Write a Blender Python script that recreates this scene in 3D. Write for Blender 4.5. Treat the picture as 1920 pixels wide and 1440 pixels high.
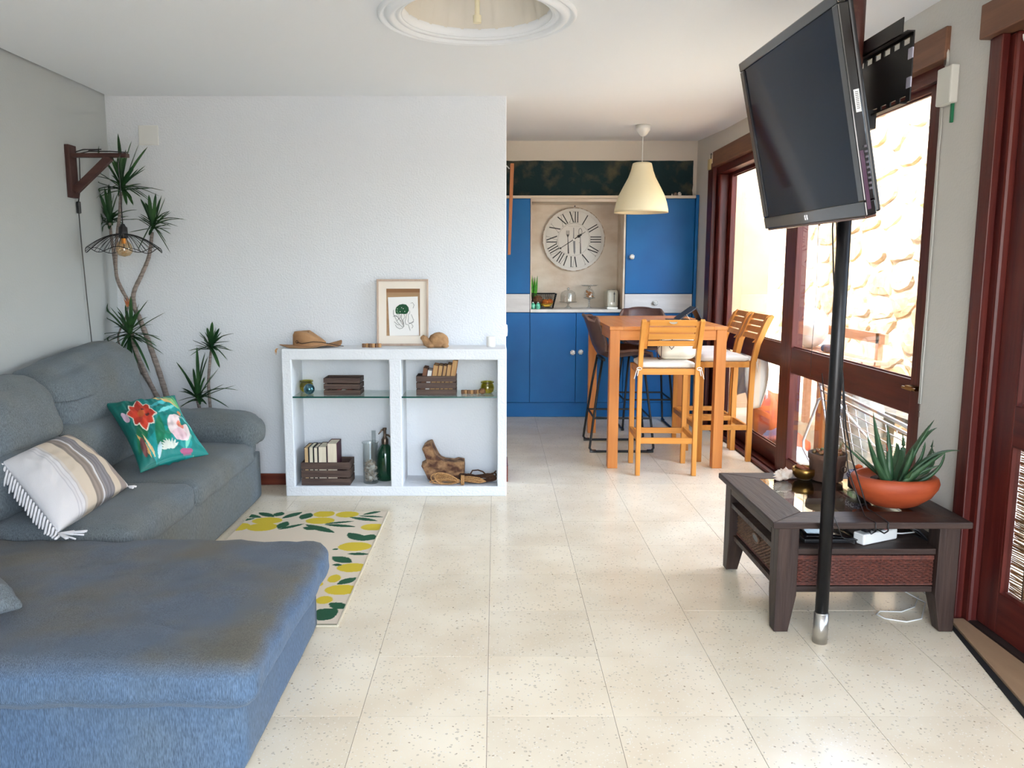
import bpy, math, random
from mathutils import Vector, Matrix, noise
from math import sin, cos, pi, radians, sqrt, tan
random.seed(7)
for o in list(bpy.data.objects): bpy.data.objects.remove(o)
SC = bpy.context.scene
COL = SC.collection

# ------------------------------------------------------------------ camera, sky, sun, exposure
F, CX, PIT, H = 1521.6, 929.2, 0.1404, 1.3956
cd = bpy.data.cameras.new('camera'); cam = bpy.data.objects.new('camera', cd); COL.objects.link(cam)
cd.sensor_width = 36; cd.lens = 36 * F / 1920; cd.shift_x = (960 - CX) / 1920
cd.clip_start = .05; cd.clip_end = 200
cam.location = (0, 0, H); cam.rotation_euler = (pi / 2 - PIT, 0, 0)
SC.camera = cam
SC.view_settings.view_transform = 'Standard'; SC.view_settings.look = 'None'
SC.view_settings.gamma = 1; SC.view_settings.exposure = 0.2
try: SC.view_settings.use_curve_mapping = False
except Exception: pass
world = bpy.data.worlds.new('world'); SC.world = world; world.use_nodes = True
wn = world.node_tree; wn.nodes.clear()
sky = wn.nodes.new('ShaderNodeTexSky'); sky.sky_type = 'NISHITA'; sky.sun_disc = False
sky.sun_elevation = radians(58); sky.sun_rotation = radians(-100); sky.air_density = 1.0; sky.dust_density = 3.0; sky.ozone_density = 1.5
bg = wn.nodes.new('ShaderNodeBackground'); bg.inputs[1].default_value = 3.9
hs = wn.nodes.new('ShaderNodeHueSaturation'); hs.inputs['Saturation'].default_value = 0.62
wo = wn.nodes.new('ShaderNodeOutputWorld')
wn.links.new(sky.outputs[0], hs.inputs['Color']); wn.links.new(hs.outputs[0], bg.inputs[0]); wn.links.new(bg.outputs[0], wo.inputs[0])
sl = bpy.data.lights.new('sun', 'SUN'); sl.energy = 5.0; sl.angle = radians(1.0); sl.color = (1, .93, .82)
so = bpy.data.objects.new('sun', sl); COL.objects.link(so); so.location = (-6, -2, 9)
so.rotation_euler = Vector((.60, .12, -.79)).to_track_quat('-Z', 'Y').to_euler()
def portal(name, loc, rot, sx, sy):
    l = bpy.data.lights.new(name, 'AREA'); l.shape = 'RECTANGLE'; l.size = sx; l.size_y = sy
    l.cycles.is_portal = True
    o = bpy.data.objects.new(name, l); COL.objects.link(o); o.location = loc; o.rotation_euler = rot
portal('sky_portal_window', (2.16, 5.45, 1.2), (0, pi / 2, 0), 2.2, 3.5)
portal('sky_portal_rear', (.6, -1.28, 1.15), (pi / 2, 0, 0), 2.2, 2.3)
portal('sky_portal_door', (2.16, 2.0, 1.2), (0, pi / 2, 0), 2.1, 2.0)

# ------------------------------------------------------------------ pixel helpers (photo pixel -> point on a world plane)
_c, _s = cos(PIT), sin(PIT)
def ray(u, v): return Vector(((u - CX) / F, _c + _s * (720 - v) / F, -_s + _c * (720 - v) / F))
def onz(u, v, z=0): d = ray(u, v); return Vector((0, 0, H)) + d * ((z - H) / d.z)
def ony(u, v, y): d = ray(u, v); return Vector((0, 0, H)) + d * (y / d.y)
def onx(u, v, x): d = ray(u, v); return Vector((0, 0, H)) + d * (x / d.x)

# ------------------------------------------------------------------ materials
def lin(c):
    c = [x / 255 for x in c]
    return tuple((x / 12.92 if x <= .04045 else ((x + .055) / 1.055) ** 2.4) for x in c) + (1,)
MC = {}
def mat(name, col, rough=.6, metal=0, col2=None, nscale=8, stretch=(1, 1, 1), bump=0, bscale=60, spec=.5, coat=0,
        ramp=(.35, .65), detail=4, bstretch=None, sheen=0):
    if name in MC: return MC[name]
    m = bpy.data.materials.new(name); m.use_nodes = True; nt = m.node_tree; b = nt.nodes['Principled BSDF']
    b.inputs['Roughness'].default_value = rough; b.inputs['Metallic'].default_value = metal
    b.inputs['Base Color'].default_value = lin(col); b.inputs['Specular IOR Level'].default_value = spec
    b.inputs['Coat Weight'].default_value = coat; b.inputs['Coat Roughness'].default_value = .08
    if sheen: b.inputs['Sheen Weight'].default_value = sheen; b.inputs['Sheen Roughness'].default_value = .5
    tc = nt.nodes.new('ShaderNodeNewGeometry')
    if col2:
        mp = nt.nodes.new('ShaderNodeMapping'); mp.inputs['Scale'].default_value = stretch
        n = nt.nodes.new('ShaderNodeTexNoise'); n.inputs['Scale'].default_value = nscale; n.inputs['Detail'].default_value = detail
        r = nt.nodes.new('ShaderNodeValToRGB')
        r.color_ramp.elements[0].position = ramp[0]; r.color_ramp.elements[1].position = ramp[1]
        r.color_ramp.elements[0].color = lin(col); r.color_ramp.elements[1].color = lin(col2)
        nt.links.new(tc.outputs['Position'], mp.inputs[0]); nt.links.new(mp.outputs[0], n.inputs['Vector'])
        nt.links.new(n.outputs[0], r.inputs[0]); nt.links.new(r.outputs[0], b.inputs['Base Color'])
    if bump:
        n2 = nt.nodes.new('ShaderNodeTexNoise'); n2.inputs['Scale'].default_value = bscale; n2.inputs['Detail'].default_value = 3
        mp2 = nt.nodes.new('ShaderNodeMapping'); mp2.inputs['Scale'].default_value = bstretch or (1, 1, 1)
        nt.links.new(tc.outputs['Position'], mp2.inputs[0]); nt.links.new(mp2.outputs[0], n2.inputs['Vector'])
        bp = nt.nodes.new('ShaderNodeBump'); bp.inputs['Strength'].default_value = bump; bp.inputs['Distance'].default_value = .01
        nt.links.new(n2.outputs[0], bp.inputs['Height']); nt.links.new(bp.outputs[0], b.inputs['Normal'])
    MC[name] = m; return m
def wood(name, c1, c2, axis='z', rough=.45, coat=0, bump=.12, s=30, spec=.3):
    st = {'x': (.07, 1, 1), 'y': (1, .07, 1), 'z': (1, 1, .07)}[axis]
    return mat(name + '_' + axis, c1, rough, 0, c2, s, st, bump, s * 2, spec, coat=coat, bstretch=st, ramp=(.3, .7))
def vcmat(name, rough=.8, bump=.2, bscale=300):
    if name in MC: return MC[name]
    m = mat(name, (200, 200, 200), rough, bump=bump, bscale=bscale); nt = m.node_tree
    a = nt.nodes.new('ShaderNodeVertexColor'); a.layer_name = 'Col'
    nt.links.new(a.outputs[0], nt.nodes['Principled BSDF'].inputs['Base Color']); return m
def paneglass(name, tint=(1, 1, 1), ior=1.45, rough=0.0, extra=0.0):
    if name in MC: return MC[name]
    m = bpy.data.materials.new(name); m.use_nodes = True; nt = m.node_tree; nt.nodes.clear()
    t = nt.nodes.new('ShaderNodeBsdfTransparent'); t.inputs[0].default_value = tuple(tint) + (1,)
    g = nt.nodes.new('ShaderNodeBsdfGlossy'); g.inputs['Roughness'].default_value = rough
    lw_ = nt.nodes.new('ShaderNodeLayerWeight'); lw_.inputs[0].default_value = .5
    pw_ = nt.nodes.new('ShaderNodeMath'); pw_.operation = 'POWER'; pw_.inputs[1].default_value = 4.2; nt.links.new(lw_.outputs['Facing'], pw_.inputs[0])
    f = nt.nodes.new('ShaderNodeMath'); f.operation = 'MULTIPLY_ADD'; f.inputs[1].default_value = .9; f.inputs[2].default_value = .035 + extra; f.use_clamp = True
    nt.links.new(pw_.outputs[0], f.inputs[0])
    mx = nt.nodes.new('ShaderNodeMixShader'); o = nt.nodes.new('ShaderNodeOutputMaterial')
    nt.links.new(f.outputs[0], mx.inputs[0])
    nt.links.new(t.outputs[0], mx.inputs[1]); nt.links.new(g.outputs[0], mx.inputs[2])
    nt.links.new(mx.outputs[0], o.inputs[0]); MC[name] = m; return m

def fabric_sofa(name='sofa_fabric', ca=(84, 97, 114), cb=(90, 94, 94), top=None):
    m = bpy.data.materials.new(name); m.use_nodes = True; nt = m.node_tree; b = nt.nodes['Principled BSDF']
    b.inputs['Roughness'].default_value = .95; b.inputs['Specular IOR Level'].default_value = .15
    b.inputs['Sheen Weight'].default_value = .12; b.inputs['Sheen Roughness'].default_value = .4
    g = nt.nodes.new('ShaderNodeNewGeometry'); L = nt.links.new
    n = nt.nodes.new('ShaderNodeTexNoise'); n.inputs['Scale'].default_value = 1.7; n.inputs['Detail'].default_value = 5
    L(g.outputs['Position'], n.inputs['Vector'])
    r = nt.nodes.new('ShaderNodeValToRGB'); r.color_ramp.elements[0].position = .38; r.color_ramp.elements[1].position = .66
    r.color_ramp.elements[0].color = lin(ca); r.color_ramp.elements[1].color = lin(cb)
    L(n.outputs[0], r.inputs[0])
    base_out = r.outputs[0]
    if top:   # greyer top with brown patches; sides keep the blue skylight painted into the fabric
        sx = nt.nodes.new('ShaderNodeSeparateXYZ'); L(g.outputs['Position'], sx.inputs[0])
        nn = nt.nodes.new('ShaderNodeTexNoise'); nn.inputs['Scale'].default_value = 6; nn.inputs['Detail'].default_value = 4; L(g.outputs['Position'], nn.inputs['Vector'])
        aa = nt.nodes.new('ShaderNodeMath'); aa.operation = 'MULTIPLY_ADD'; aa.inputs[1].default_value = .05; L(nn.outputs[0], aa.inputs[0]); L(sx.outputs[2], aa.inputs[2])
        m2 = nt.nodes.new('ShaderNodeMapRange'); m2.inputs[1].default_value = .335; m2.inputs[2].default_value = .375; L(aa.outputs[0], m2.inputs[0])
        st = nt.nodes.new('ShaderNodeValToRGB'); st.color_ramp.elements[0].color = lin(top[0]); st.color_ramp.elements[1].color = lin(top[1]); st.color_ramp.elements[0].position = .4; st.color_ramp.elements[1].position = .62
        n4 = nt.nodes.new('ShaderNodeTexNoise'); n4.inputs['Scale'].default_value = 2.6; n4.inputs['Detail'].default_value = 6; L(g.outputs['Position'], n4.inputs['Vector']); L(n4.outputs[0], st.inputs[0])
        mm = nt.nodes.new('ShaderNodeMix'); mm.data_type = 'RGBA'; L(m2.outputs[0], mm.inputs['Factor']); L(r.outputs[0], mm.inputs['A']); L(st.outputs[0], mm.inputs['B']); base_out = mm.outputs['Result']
    # fine heathered threads
    mp = nt.nodes.new('ShaderNodeMapping'); mp.inputs['Scale'].default_value = (1, 1, .15)
    n2 = nt.nodes.new('ShaderNodeTexNoise'); n2.inputs['Scale'].default_value = 420; n2.inputs['Detail'].default_value = 2
    L(g.outputs['Position'], mp.inputs[0]); L(mp.outputs[0], n2.inputs['Vector'])
    mr = nt.nodes.new('ShaderNodeMapRange'); mr.inputs[1].default_value = .3; mr.inputs[2].default_value = .7
    mr.inputs[3].default_value = .66; mr.inputs[4].default_value = 1.42
    L(n2.outputs[0], mr.inputs[0])
    mx = nt.nodes.new('ShaderNodeMix'); mx.data_type = 'RGBA'; mx.blend_type = 'MULTIPLY'; mx.inputs['Factor'].default_value = 1
    L(base_out, mx.inputs['A']); L(mr.outputs[0], mx.inputs['B']); L(mx.outputs['Result'], b.inputs['Base Color'])
    w = nt.nodes.new('ShaderNodeTexWave'); w.bands_direction = 'X'; w.inputs['Scale'].default_value = 75; w.inputs['Distortion'].default_value = 1.2
    w.inputs['Detail Scale'].default_value = 2
    rot = nt.nodes.new('ShaderNodeMapping'); rot.inputs['Rotation'].default_value = (0, 0, .42); L(g.outputs['Position'], rot.inputs[0]); L(rot.outputs[0], w.inputs['Vector'])
    ad = nt.nodes.new('ShaderNodeMath'); ad.operation = 'MULTIPLY_ADD'; ad.inputs[1].default_value = .6
    L(w.outputs['Fac'], ad.inputs[0]); L(n2.outputs[0], ad.inputs[2])
    bp = nt.nodes.new('ShaderNodeBump'); bp.inputs['Strength'].default_value = .5; bp.inputs['Distance'].default_value = .002
    L(ad.outputs[0], bp.inputs['Height']); L(bp.outputs[0], b.inputs['Normal'])
    return m
def terrazzo():
    m = bpy.data.materials.new('terrazzo'); m.use_nodes = True; nt = m.node_tree; b = nt.nodes['Principled BSDF']; L = nt.links.new
    g = nt.nodes.new('ShaderNodeNewGeometry'); oi = nt.nodes.new('ShaderNodeObjectInfo')
    n = nt.nodes.new('ShaderNodeTexNoise'); n.inputs['Scale'].default_value = 3; L(g.outputs['Position'], n.inputs['Vector'])
    r = nt.nodes.new('ShaderNodeValToRGB'); r.color_ramp.elements[0].color = lin((228, 213, 186)); r.color_ramp.elements[1].color = lin((243, 232, 208))
    r.color_ramp.elements[0].position = .3; r.color_ramp.elements[1].position = .7; L(n.outputs[0], r.inputs[0])
    # per-tile tone
    mr = nt.nodes.new('ShaderNodeMapRange'); mr.inputs[3].default_value = .955; mr.inputs[4].default_value = 1.03; L(oi.outputs['Random'], mr.inputs[0])
    m1 = nt.nodes.new('ShaderNodeMix'); m1.data_type = 'RGBA'; m1.blend_type = 'MULTIPLY'; m1.inputs['Factor'].default_value = 1
    L(r.outputs[0], m1.inputs['A']); L(mr.outputs[0], m1.inputs['B'])
    # chips: distorted voronoi cells, random grey/brown/white ones
    dn = nt.nodes.new('ShaderNodeTexNoise'); dn.inputs['Scale'].default_value = 60; L(g.outputs['Position'], dn.inputs['Vector'])
    va = nt.nodes.new('ShaderNodeVectorMath'); va.operation = 'MULTIPLY_ADD'; va.inputs[1].default_value = (.012, .012, .012)
    L(dn.outputs['Color'], va.inputs[0]); L(g.outputs['Position'], va.inputs[2])
    prev = m1.outputs['Result']
    for sc, th, lo, colr in ((64, .30, .82, (200, 188, 165)), (105, .28, .88, (172, 160, 140)), (48, .17, .90, (150, 128, 100)), (130, .33, .80, (240, 234, 222)), (30, .10, .90, (128, 108, 86))):
        v = nt.nodes.new('ShaderNodeTexVoronoi'); v.inputs['Scale'].default_value = sc; L(va.outputs[0], v.inputs['Vector'])
        a = nt.nodes.new('ShaderNodeMath'); a.operation = 'LESS_THAN'; a.inputs[1].default_value = th; L(v.outputs['Distance'], a.inputs[0])
        sp = nt.nodes.new('ShaderNodeSeparateColor'); L(v.outputs['Color'], sp.inputs[0])
        c = nt.nodes.new('ShaderNodeMath'); c.operation = 'GREATER_THAN'; c.inputs[1].default_value = lo; L(sp.outputs[0], c.inputs[0])
        k = nt.nodes.new('ShaderNodeMath'); k.operation = 'MULTIPLY'; L(a.outputs[0], k.inputs[0]); L(c.outputs[0], k.inputs[1])
        k2 = nt.nodes.new('ShaderNodeMath'); k2.operation = 'MULTIPLY'; k2.inputs[1].default_value = .75; L(k.outputs[0], k2.inputs[0])
        mm = nt.nodes.new('ShaderNodeMix'); mm.data_type = 'RGBA'; L(k2.outputs[0], mm.inputs['Factor']); L(prev, mm.inputs['A']); mm.inputs['B'].default_value = lin(colr)
        prev = mm.outputs['Result']
    L(prev, b.inputs['Base Color'])
    n3 = nt.nodes.new('ShaderNodeTexNoise'); n3.inputs['Scale'].default_value = 5; L(g.outputs['Position'], n3.inputs['Vector'])
    mr2 = nt.nodes.new('ShaderNodeMapRange'); mr2.inputs[3].default_value = .13; mr2.inputs[4].default_value = .3; L(n3.outputs[0], mr2.inputs[0]); L(mr2.outputs[0], b.inputs['Roughness'])
    b.inputs['Specular IOR Level'].default_value = .5
    return m

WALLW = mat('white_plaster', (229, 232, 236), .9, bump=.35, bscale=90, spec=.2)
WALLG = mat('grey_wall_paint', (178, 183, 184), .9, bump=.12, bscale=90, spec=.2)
WALLR = mat('pale_grey_plaster', (206, 203, 196), .9, bump=.12, bscale=90, spec=.2)
CEIL = mat('ceiling_paint', (240, 243, 246), .95, bump=.05, bscale=120, spec=.1)
KITW = mat('kitchen_plaster', (214, 206, 194), .9, bump=.1, bscale=70, spec=.2)
GREEN = mat('aged_green_paint', (20, 44, 48), .7, 0, (84, 80, 64), 7, (1, 1, 1), .2, 60, spec=.2, ramp=(.50, .72), detail=10)
SOFA = fabric_sofa('sofa_fabric', (98, 108, 115), (104, 106, 101)); SOFAB = fabric_sofa('chaise_fabric_skylit', (78, 101, 129), (90, 106, 122), ((82, 92, 104), (94, 92, 84))); TERR = terrazzo()  # chaise copy has the blue cast of skylight in its colour
GROUT = mat('grout', (120, 104, 84), .9)
MAH = {a: wood('mahogany', (60, 16, 15), (92, 35, 27), a, .4, .0) for a in 'xyz'}
HEADW = wood('brown_header_wood', (98, 66, 50), (122, 84, 62), 'y', .5)
BASEW = wood('baseboard_wood', (92, 38, 28), (120, 58, 40), 'x', .4, .2)
TEAK = {a: wood('teak', (192, 122, 48), (212, 146, 68), a, .42, .08, .08, 26) for a in 'xyz'}
TABW = {a: wood('table_wood', (188, 112, 50), (206, 132, 66), a, .38, .1, .08, 26) for a in 'xyz'}
DARK = {a: wood('dark_table_wood', (38, 27, 24), (64, 48, 41), a, .5, .0, .25, 34) for a in 'xyz'}
CRATE = {a: wood('crate_wood', (70, 54, 50), (98, 80, 70), a, .7, 0, .3, 60) for a in 'xyz'}
BLUE = mat('blue_cabinet_paint', (0, 88, 152), .45, 0, (0, 100, 166), 3, (1, 1, 1), .04, 80, spec=.3, ramp=(.3, .7))
BLUE2 = mat('blue_cabinet_body', (0, 62, 124), .5)
WASH = mat('whitewashed_wood', (206, 204, 204), .6, 0, (226, 224, 224), 20, (.15, 1, 1), .15, 40, ramp=(.3, .7))
CREAMW = mat('distressed_cream_board', (198, 180, 160), .7, 0, (222, 212, 198), 5, (.5, 1, 1), .15, 40, ramp=(.35, .6), detail=8)
COUNTER = mat('pale_countertop', (214, 212, 206), .25, 0, (198, 196, 190), 12, ramp=(.4, .7))
BLACKM = mat('black_metal', (18, 18, 20), .42, .3)
BLACKP = mat('black_gloss_plastic', (10, 10, 13), .12, coat=.5)
BLACKS = mat('black_satin_plastic', (20, 20, 23), .35)
CHROME = mat('brushed_steel', (200, 198, 194), .28, 1)
CHR2 = mat('polished_chrome', (225, 225, 228), .12, 1)
BRASS = mat('aged_brass', (150, 116, 62), .3, 1)
WHITEP = mat('white_plastic', (226, 226, 222), .4)
CREAMP = mat('cream_lampshade', (240, 230, 196), .5)
CREAMF = mat('cream_cushion_fabric', (222, 214, 200), .95, bump=.2, bscale=300)
CREAML = mat('cream_leather', (226, 216, 196), .6, bump=.1, bscale=60)
BRNL = mat('brown_leather', (70, 44, 38), .4, 0, (88, 58, 50), 14, bump=.15, bscale=120, ramp=(.3, .7))
TERRA = mat('terracotta', (150, 60, 26), .6, 0, (168, 74, 36), 6, (1, 1, 4), .1, 60)
CLAY = mat('old_clay', (104, 72, 56), .8, 0, (78, 58, 48), 12, bump=.3, bscale=60)
SOIL = mat('soil', (60, 44, 34), 1, 0, (90, 66, 48), 60, bump=.8, bscale=120)
LEAF = mat('dracaena_leaf', (22, 56, 30), .5, 0, (50, 86, 44), 8, spec=.3)
ALOE = mat('aloe_leaf', (34, 66, 40), .5, 0, (54, 88, 54), 14, ramp=(.3, .7))
TRUNK = mat('grey_ringed_stem', (112, 100, 94), .9, 0, (150, 138, 130), 40, (.4, .4, 3), .5, 90)
PAPER = mat('book_pages', (232, 222, 200), .9, 0, (220, 208, 184), 60, (1, 1, .1))
WHITEC = mat('white_candle', (244, 243, 238), .5)
GLASSW = paneglass('window_glass', (.96, .97, .96), 1.5)
GLASSC = paneglass('clear_glass', (.93, .95, .95), 1.5, 0, .03)
GLASSG = paneglass('shelf_glass', (.93, .985, .97), 1.5, 0, .03)
GEDGE = mat('green_glass_edge', (14, 74, 66), .15)
AMBER = paneglass('amber_glass', (.95, .78, .55), 1.5, 0, .12)
GOLIVE = paneglass('olive_glass', (.80, .76, .16), 1.5, 0, .05)
STUCCO = mat('beige_render', (214, 184, 150), .9, 0, (226, 198, 166), 3, bump=.1, bscale=60)
MORT = mat('pale_mortar', (212, 196, 168), 1, 0, (190, 170, 140), 6, bump=.5, bscale=30)

# ------------------------------------------------------------------ mesh builder
ORG = {}
class MB:
    def __init__(s): s.v = []; s.f = []; s.mi = []; s.col = None; s.cur = 0
    def add(s, vs, fs):
        k = len(s.v); s.v += [tuple(p) for p in vs]; s.f += [tuple(i + k for i in f) for f in fs]; s.mi += [s.cur] * len(fs); return s
    def box(s, x0, x1, y0, y1, z0, z1):
        vs = [(x, y, z) for z in (z0, z1) for y in (y0, y1) for x in (x0, x1)]
        return s.add(vs, [(0, 2, 3, 1), (4, 5, 7, 6), (0, 1, 5, 4), (2, 6, 7, 3), (0, 4, 6, 2), (1, 3, 7, 5)])
    def bar(s, p, q, w, t, up=(0, 0, 1)):
        p = Vector(p); q = Vector(q); d = (q - p).normalized(); a = d.cross(Vector(up))
        if a.length < 1e-5: a = d.cross(Vector((0, 1, 0)))
        a.normalize(); b = a.cross(d).normalized(); vs = []
        for e in (p, q):
            for i, j in ((-1, -1), (1, -1), (1, 1), (-1, 1)): vs.append(e + a * i * w / 2 + b * j * t / 2)
        return s.add(vs, [(0, 1, 2, 3), (7, 6, 5, 4), (0, 4, 5, 1), (1, 5, 6, 2), (2, 6, 7, 3), (3, 7, 4, 0)])
    def tube(s, pts, r, n=8, close=False):
        pts = [Vector(p) for p in pts]; m = len(pts); rs = r if isinstance(r, (list, tuple)) else [r] * m
        rings = []; prev = None
        for i, p in enumerate(pts):
            if close: d = pts[(i + 1) % m] - pts[i - 1]
            else: d = pts[min(i + 1, m - 1)] - pts[max(i - 1, 0)]
            d.normalize()
            a = (prev - d * prev.dot(d)) if prev is not None else d.cross(Vector((.13, .31, .94)))
            if a.length < 1e-6: a = d.cross(Vector((1, 0, 0)))
            a.normalize(); prev = a; b = d.cross(a)
            rings.append([p + (a * cos(2 * pi * k / n) + b * sin(2 * pi * k / n)) * rs[i] for k in range(n)])
        vs = [q for rg in rings for q in rg]; fs = []
        for i in range(m if close else m - 1):
            i2 = (i + 1) % m
            for k in range(n): fs.append((i * n + k, i * n + (k + 1) % n, i2 * n + (k + 1) % n, i2 * n + k))
        if not close: fs += [tuple(range(n))[::-1], tuple((m - 1) * n + k for k in range(n))]
        return s.add(vs, fs)
    def cyl(s, p, q, r, r2=None, n=20): return s.tube([p, q], [r, r if r2 is None else r2], n)
    def lathe(s, prof, c=(0, 0, 0), n=32, cap=False, sx=1, sy=1, axis='z', flute=None):
        vs = []; fs = []; m = len(prof)
        for (r, z) in prof:
            for k in range(n):
                a = 2 * pi * k / n; rr = r * (flute(a, z) if flute else 1)
                p = (rr * cos(a) * sx, rr * sin(a) * sy, z)
                if axis == 'y': p = (p[0], p[2], p[1])
                if axis == 'x': p = (p[2], p[0], p[1])
                vs.append((c[0] + p[0], c[1] + p[1], c[2] + p[2]))
        for i in range(m - 1):
            for k in range(n): fs.append((i * n + k, i * n + (k + 1) % n, (i + 1) * n + (k + 1) % n, (i + 1) * n + k))
        if cap: fs += [tuple(range(n))[::-1], tuple((m - 1) * n + k for k in range(n))]
        return s.add(vs, fs)
    def ball(s, c, rx, ry=None, rz=None, n=16, m=10, fn=None):
        ry = ry or rx; rz = rz or rx; vs = []; fs = []
        for i in range(m + 1):
            t = pi * i / m
            for k in range(n):
                a = 2 * pi * k / n; p = Vector((sin(t) * cos(a), sin(t) * sin(a), -cos(t)))
                q = 1 + (fn(p) if fn else 0); vs.append((c[0] + p.x * rx * q, c[1] + p.y * ry * q, c[2] + p.z * rz * q))
        for i in range(m):
            for k in range(n): fs.append((i * n + k, i * n + (k + 1) % n, (i + 1) * n + (k + 1) % n, (i + 1) * n + k))
        return s.add(vs, fs)
    def prism(s, poly, h, plane='z', base=0):
        """poly 2D extruded from base to base+h along the plane's normal axis"""
        def P(a, b, t): return {'z': (a, b, t), 'y': (a, t, b), 'x': (t, a, b)}[plane]
        n = len(poly); vs = [P(a, b, base) for a, b in poly] + [P(a, b, base + h) for a, b in poly]
        fs = [tuple(range(n))[::-1], tuple(range(n, 2 * n))] + [(i, (i + 1) % n, n + (i + 1) % n, n + i) for i in range(n)]
        return s.add(vs, fs)
    def grid(s, fn, nu, nv, closeu=False):
        vs = [fn(i / nu, j / nv) for j in range(nv + 1) for i in range(nu + 1)]; w = nu + 1
        return s.add(vs, [(j * w + i, j * w + i + 1, (j + 1) * w + i + 1, (j + 1) * w + i) for j in range(nv) for i in range(nu)])
    def build(s, name, m, parent=None, smooth=False, bevel=0, label=None, cat=None, group=None, kind=None, local=False, solid=0, sub=0):
        me = bpy.data.meshes.new(name)
        ms = m if isinstance(m, (list, tuple)) else [m]
        if local: off = Vector((0, 0, 0)); org = Vector((0, 0, 0))
        elif parent is not None: off = ORG[parent.name]; org = off
        else:
            xs = [p[0] for p in s.v]; ys = [p[1] for p in s.v]; zs = [p[2] for p in s.v]
            off = org = Vector(((min(xs) + max(xs)) / 2, (min(ys) + max(ys)) / 2, min(zs)))
        me.from_pydata([(p[0] - off.x, p[1] - off.y, p[2] - off.z) for p in s.v], [], s.f)
        for x in ms: me.materials.append(x)
        if len(ms) > 1: me.polygons.foreach_set('material_index', s.mi)
        if s.col:
            ca = me.color_attributes.new('Col', 'FLOAT_COLOR', 'POINT')
            for i, c in enumerate(s.col): ca.data[i].color = c
        if smooth: me.polygons.foreach_set('use_smooth', [True] * len(me.polygons))
        me.validate(); me.update()
        o = bpy.data.objects.new(name, me); COL.objects.link(o)
        if parent is not None: o.parent = parent
        else: o.location = org
        ORG[o.name] = org
        if solid:
            md = o.modifiers.new('solid', 'SOLIDIFY'); md.thickness = solid; md.offset = 0
        if bevel:
            md = o.modifiers.new('bevel', 'BEVEL'); md.width = bevel; md.segments = 2; md.limit_method = 'ANGLE'; md.angle_limit = radians(40)
            md.harden_normals = False
        if sub:
            md = o.modifiers.new('sub', 'SUBSURF'); md.levels = sub; md.render_levels = sub
        tag(o, label, cat, group, kind); return o
def tag(o, label=None, cat=None, group=None, kind=None):
    if label: o['label'] = label
    if cat: o['category'] = cat
    if group: o['group'] = group
    if kind: o['kind'] = kind
def thing(name, label, cat, loc=(0, 0, 0), group=None, rz=0, kind=None):
    o = bpy.data.objects.new(name, None); COL.objects.link(o); o.location = loc; o.rotation_euler = (0, 0, rz)
    o.empty_display_size = .05; tag(o, label, cat, group, kind); ORG[o.name] = Vector(loc) if not rz else Vector((0, 0, 0)); return o
def copy_tree(o, loc=None, rz=None, label=None, group=None, parent=None):
    c = o.copy(); COL.objects.link(c); c.parent = parent
    if loc is not None: c.location = loc
    if rz is not None: c.rotation_euler = (0, 0, rz)
    if label: c['label'] = label
    if group: c['group'] = group
    ORG[c.name] = ORG[o.name]
    for ch in [x for x in bpy.data.objects if x.parent == o]: copy_tree(ch, parent=c)
    return c
def struct(mb, name, m, parent=None, **k): return mb.build(name, m, parent, kind=None if parent is not None else 'structure', **k)
def nz(x, y=0, z=0): return noise.noise(Vector((x, y, z)))

# ------------------------------------------------------------------ the shell
KY = 7.74          # kitchen rear wall above the cupboards
XR = 1.87          # right wall face
sb = MB(); sb.box(-2.5, 2.15, -1.25, 8.4, -.08, -.0015)
floor = struct(sb, 'floor', GROUT)
tile_me = {}
x0g, y0g, ts, gap = -.4264, 2.7867, .4, .0008
for i in range(-5, 6):
    for j in range(-6, 14):
        xa, ya = x0g + i * ts, y0g + j * ts
        xb, yb = xa + ts, ya + ts
        xa, xb = max(xa, -2.40), min(xb, 1.865)
        ya, yb = max(ya, .3), min(yb, 8.0)
        if xb <= xa or yb <= ya: continue
        if xb < .0 and ya > 5.2: continue
        if xa < -.43 and ya > 5.25: continue
        w, d = round(xb - xa - 2 * gap, 4), round(yb - ya - 2 * gap, 4)
        if w < .02 or d < .02: continue
        if (w, d) not in tile_me:
            t = MB(); t.box(-w / 2, w / 2, -d / 2, d / 2, -.006, 0)
            o = t.build('tile', TERR, floor, local=True, bevel=0); tile_me[(w, d)] = o
        else:
            o = bpy.data.objects.new('tile', tile_me[(w, d)].data); COL.objects.link(o); o.parent = floor
        o.location = Vector(((xa + xb) / 2, (ya + yb) / 2, random.uniform(-.0004, .0004))) - ORG['floor']

def zr(y): return 2.515 if y < 7 else 2.515 + .075 * (y - 7)
def zl(y): return 2.447 + (.048 * max(0, y - 5.177))
def zc(x, y):
    t = min(1, max(0, (x - .5) / 1.37)); return zl(y) + (max(zr(y), zl(y)) - zl(y)) * t
cb = MB(); LC = (-.077, 3.588); RH = .315; SQ = .42
xs = [-2.375, -1.6, -.9, LC[0] - SQ, LC[0] + SQ, .6, .9, 1.2, 1.5, 1.88, 2.1]
ys = [-1.25, .5, 2, LC[1] - SQ, LC[1] + SQ, 4.6, 5.177, 5.6, 6.2, 6.8, 7.2, KY, 8.3]
for a in range(len(xs) - 1):
    for b in range(len(ys) - 1):
        if a == 3 and b == 3: continue
        X0, X1, Y0, Y1 = xs[a], xs[a + 1], ys[b], ys[b + 1]
        cb.add([(X0, Y0, zc(X0, Y0)), (X1, Y0, zc(X1, Y0)), (X1, Y1, zc(X1, Y1)), (X0, Y1, zc(X0, Y1))], [(3, 2, 1, 0)])
N = 64; vs = []
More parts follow.
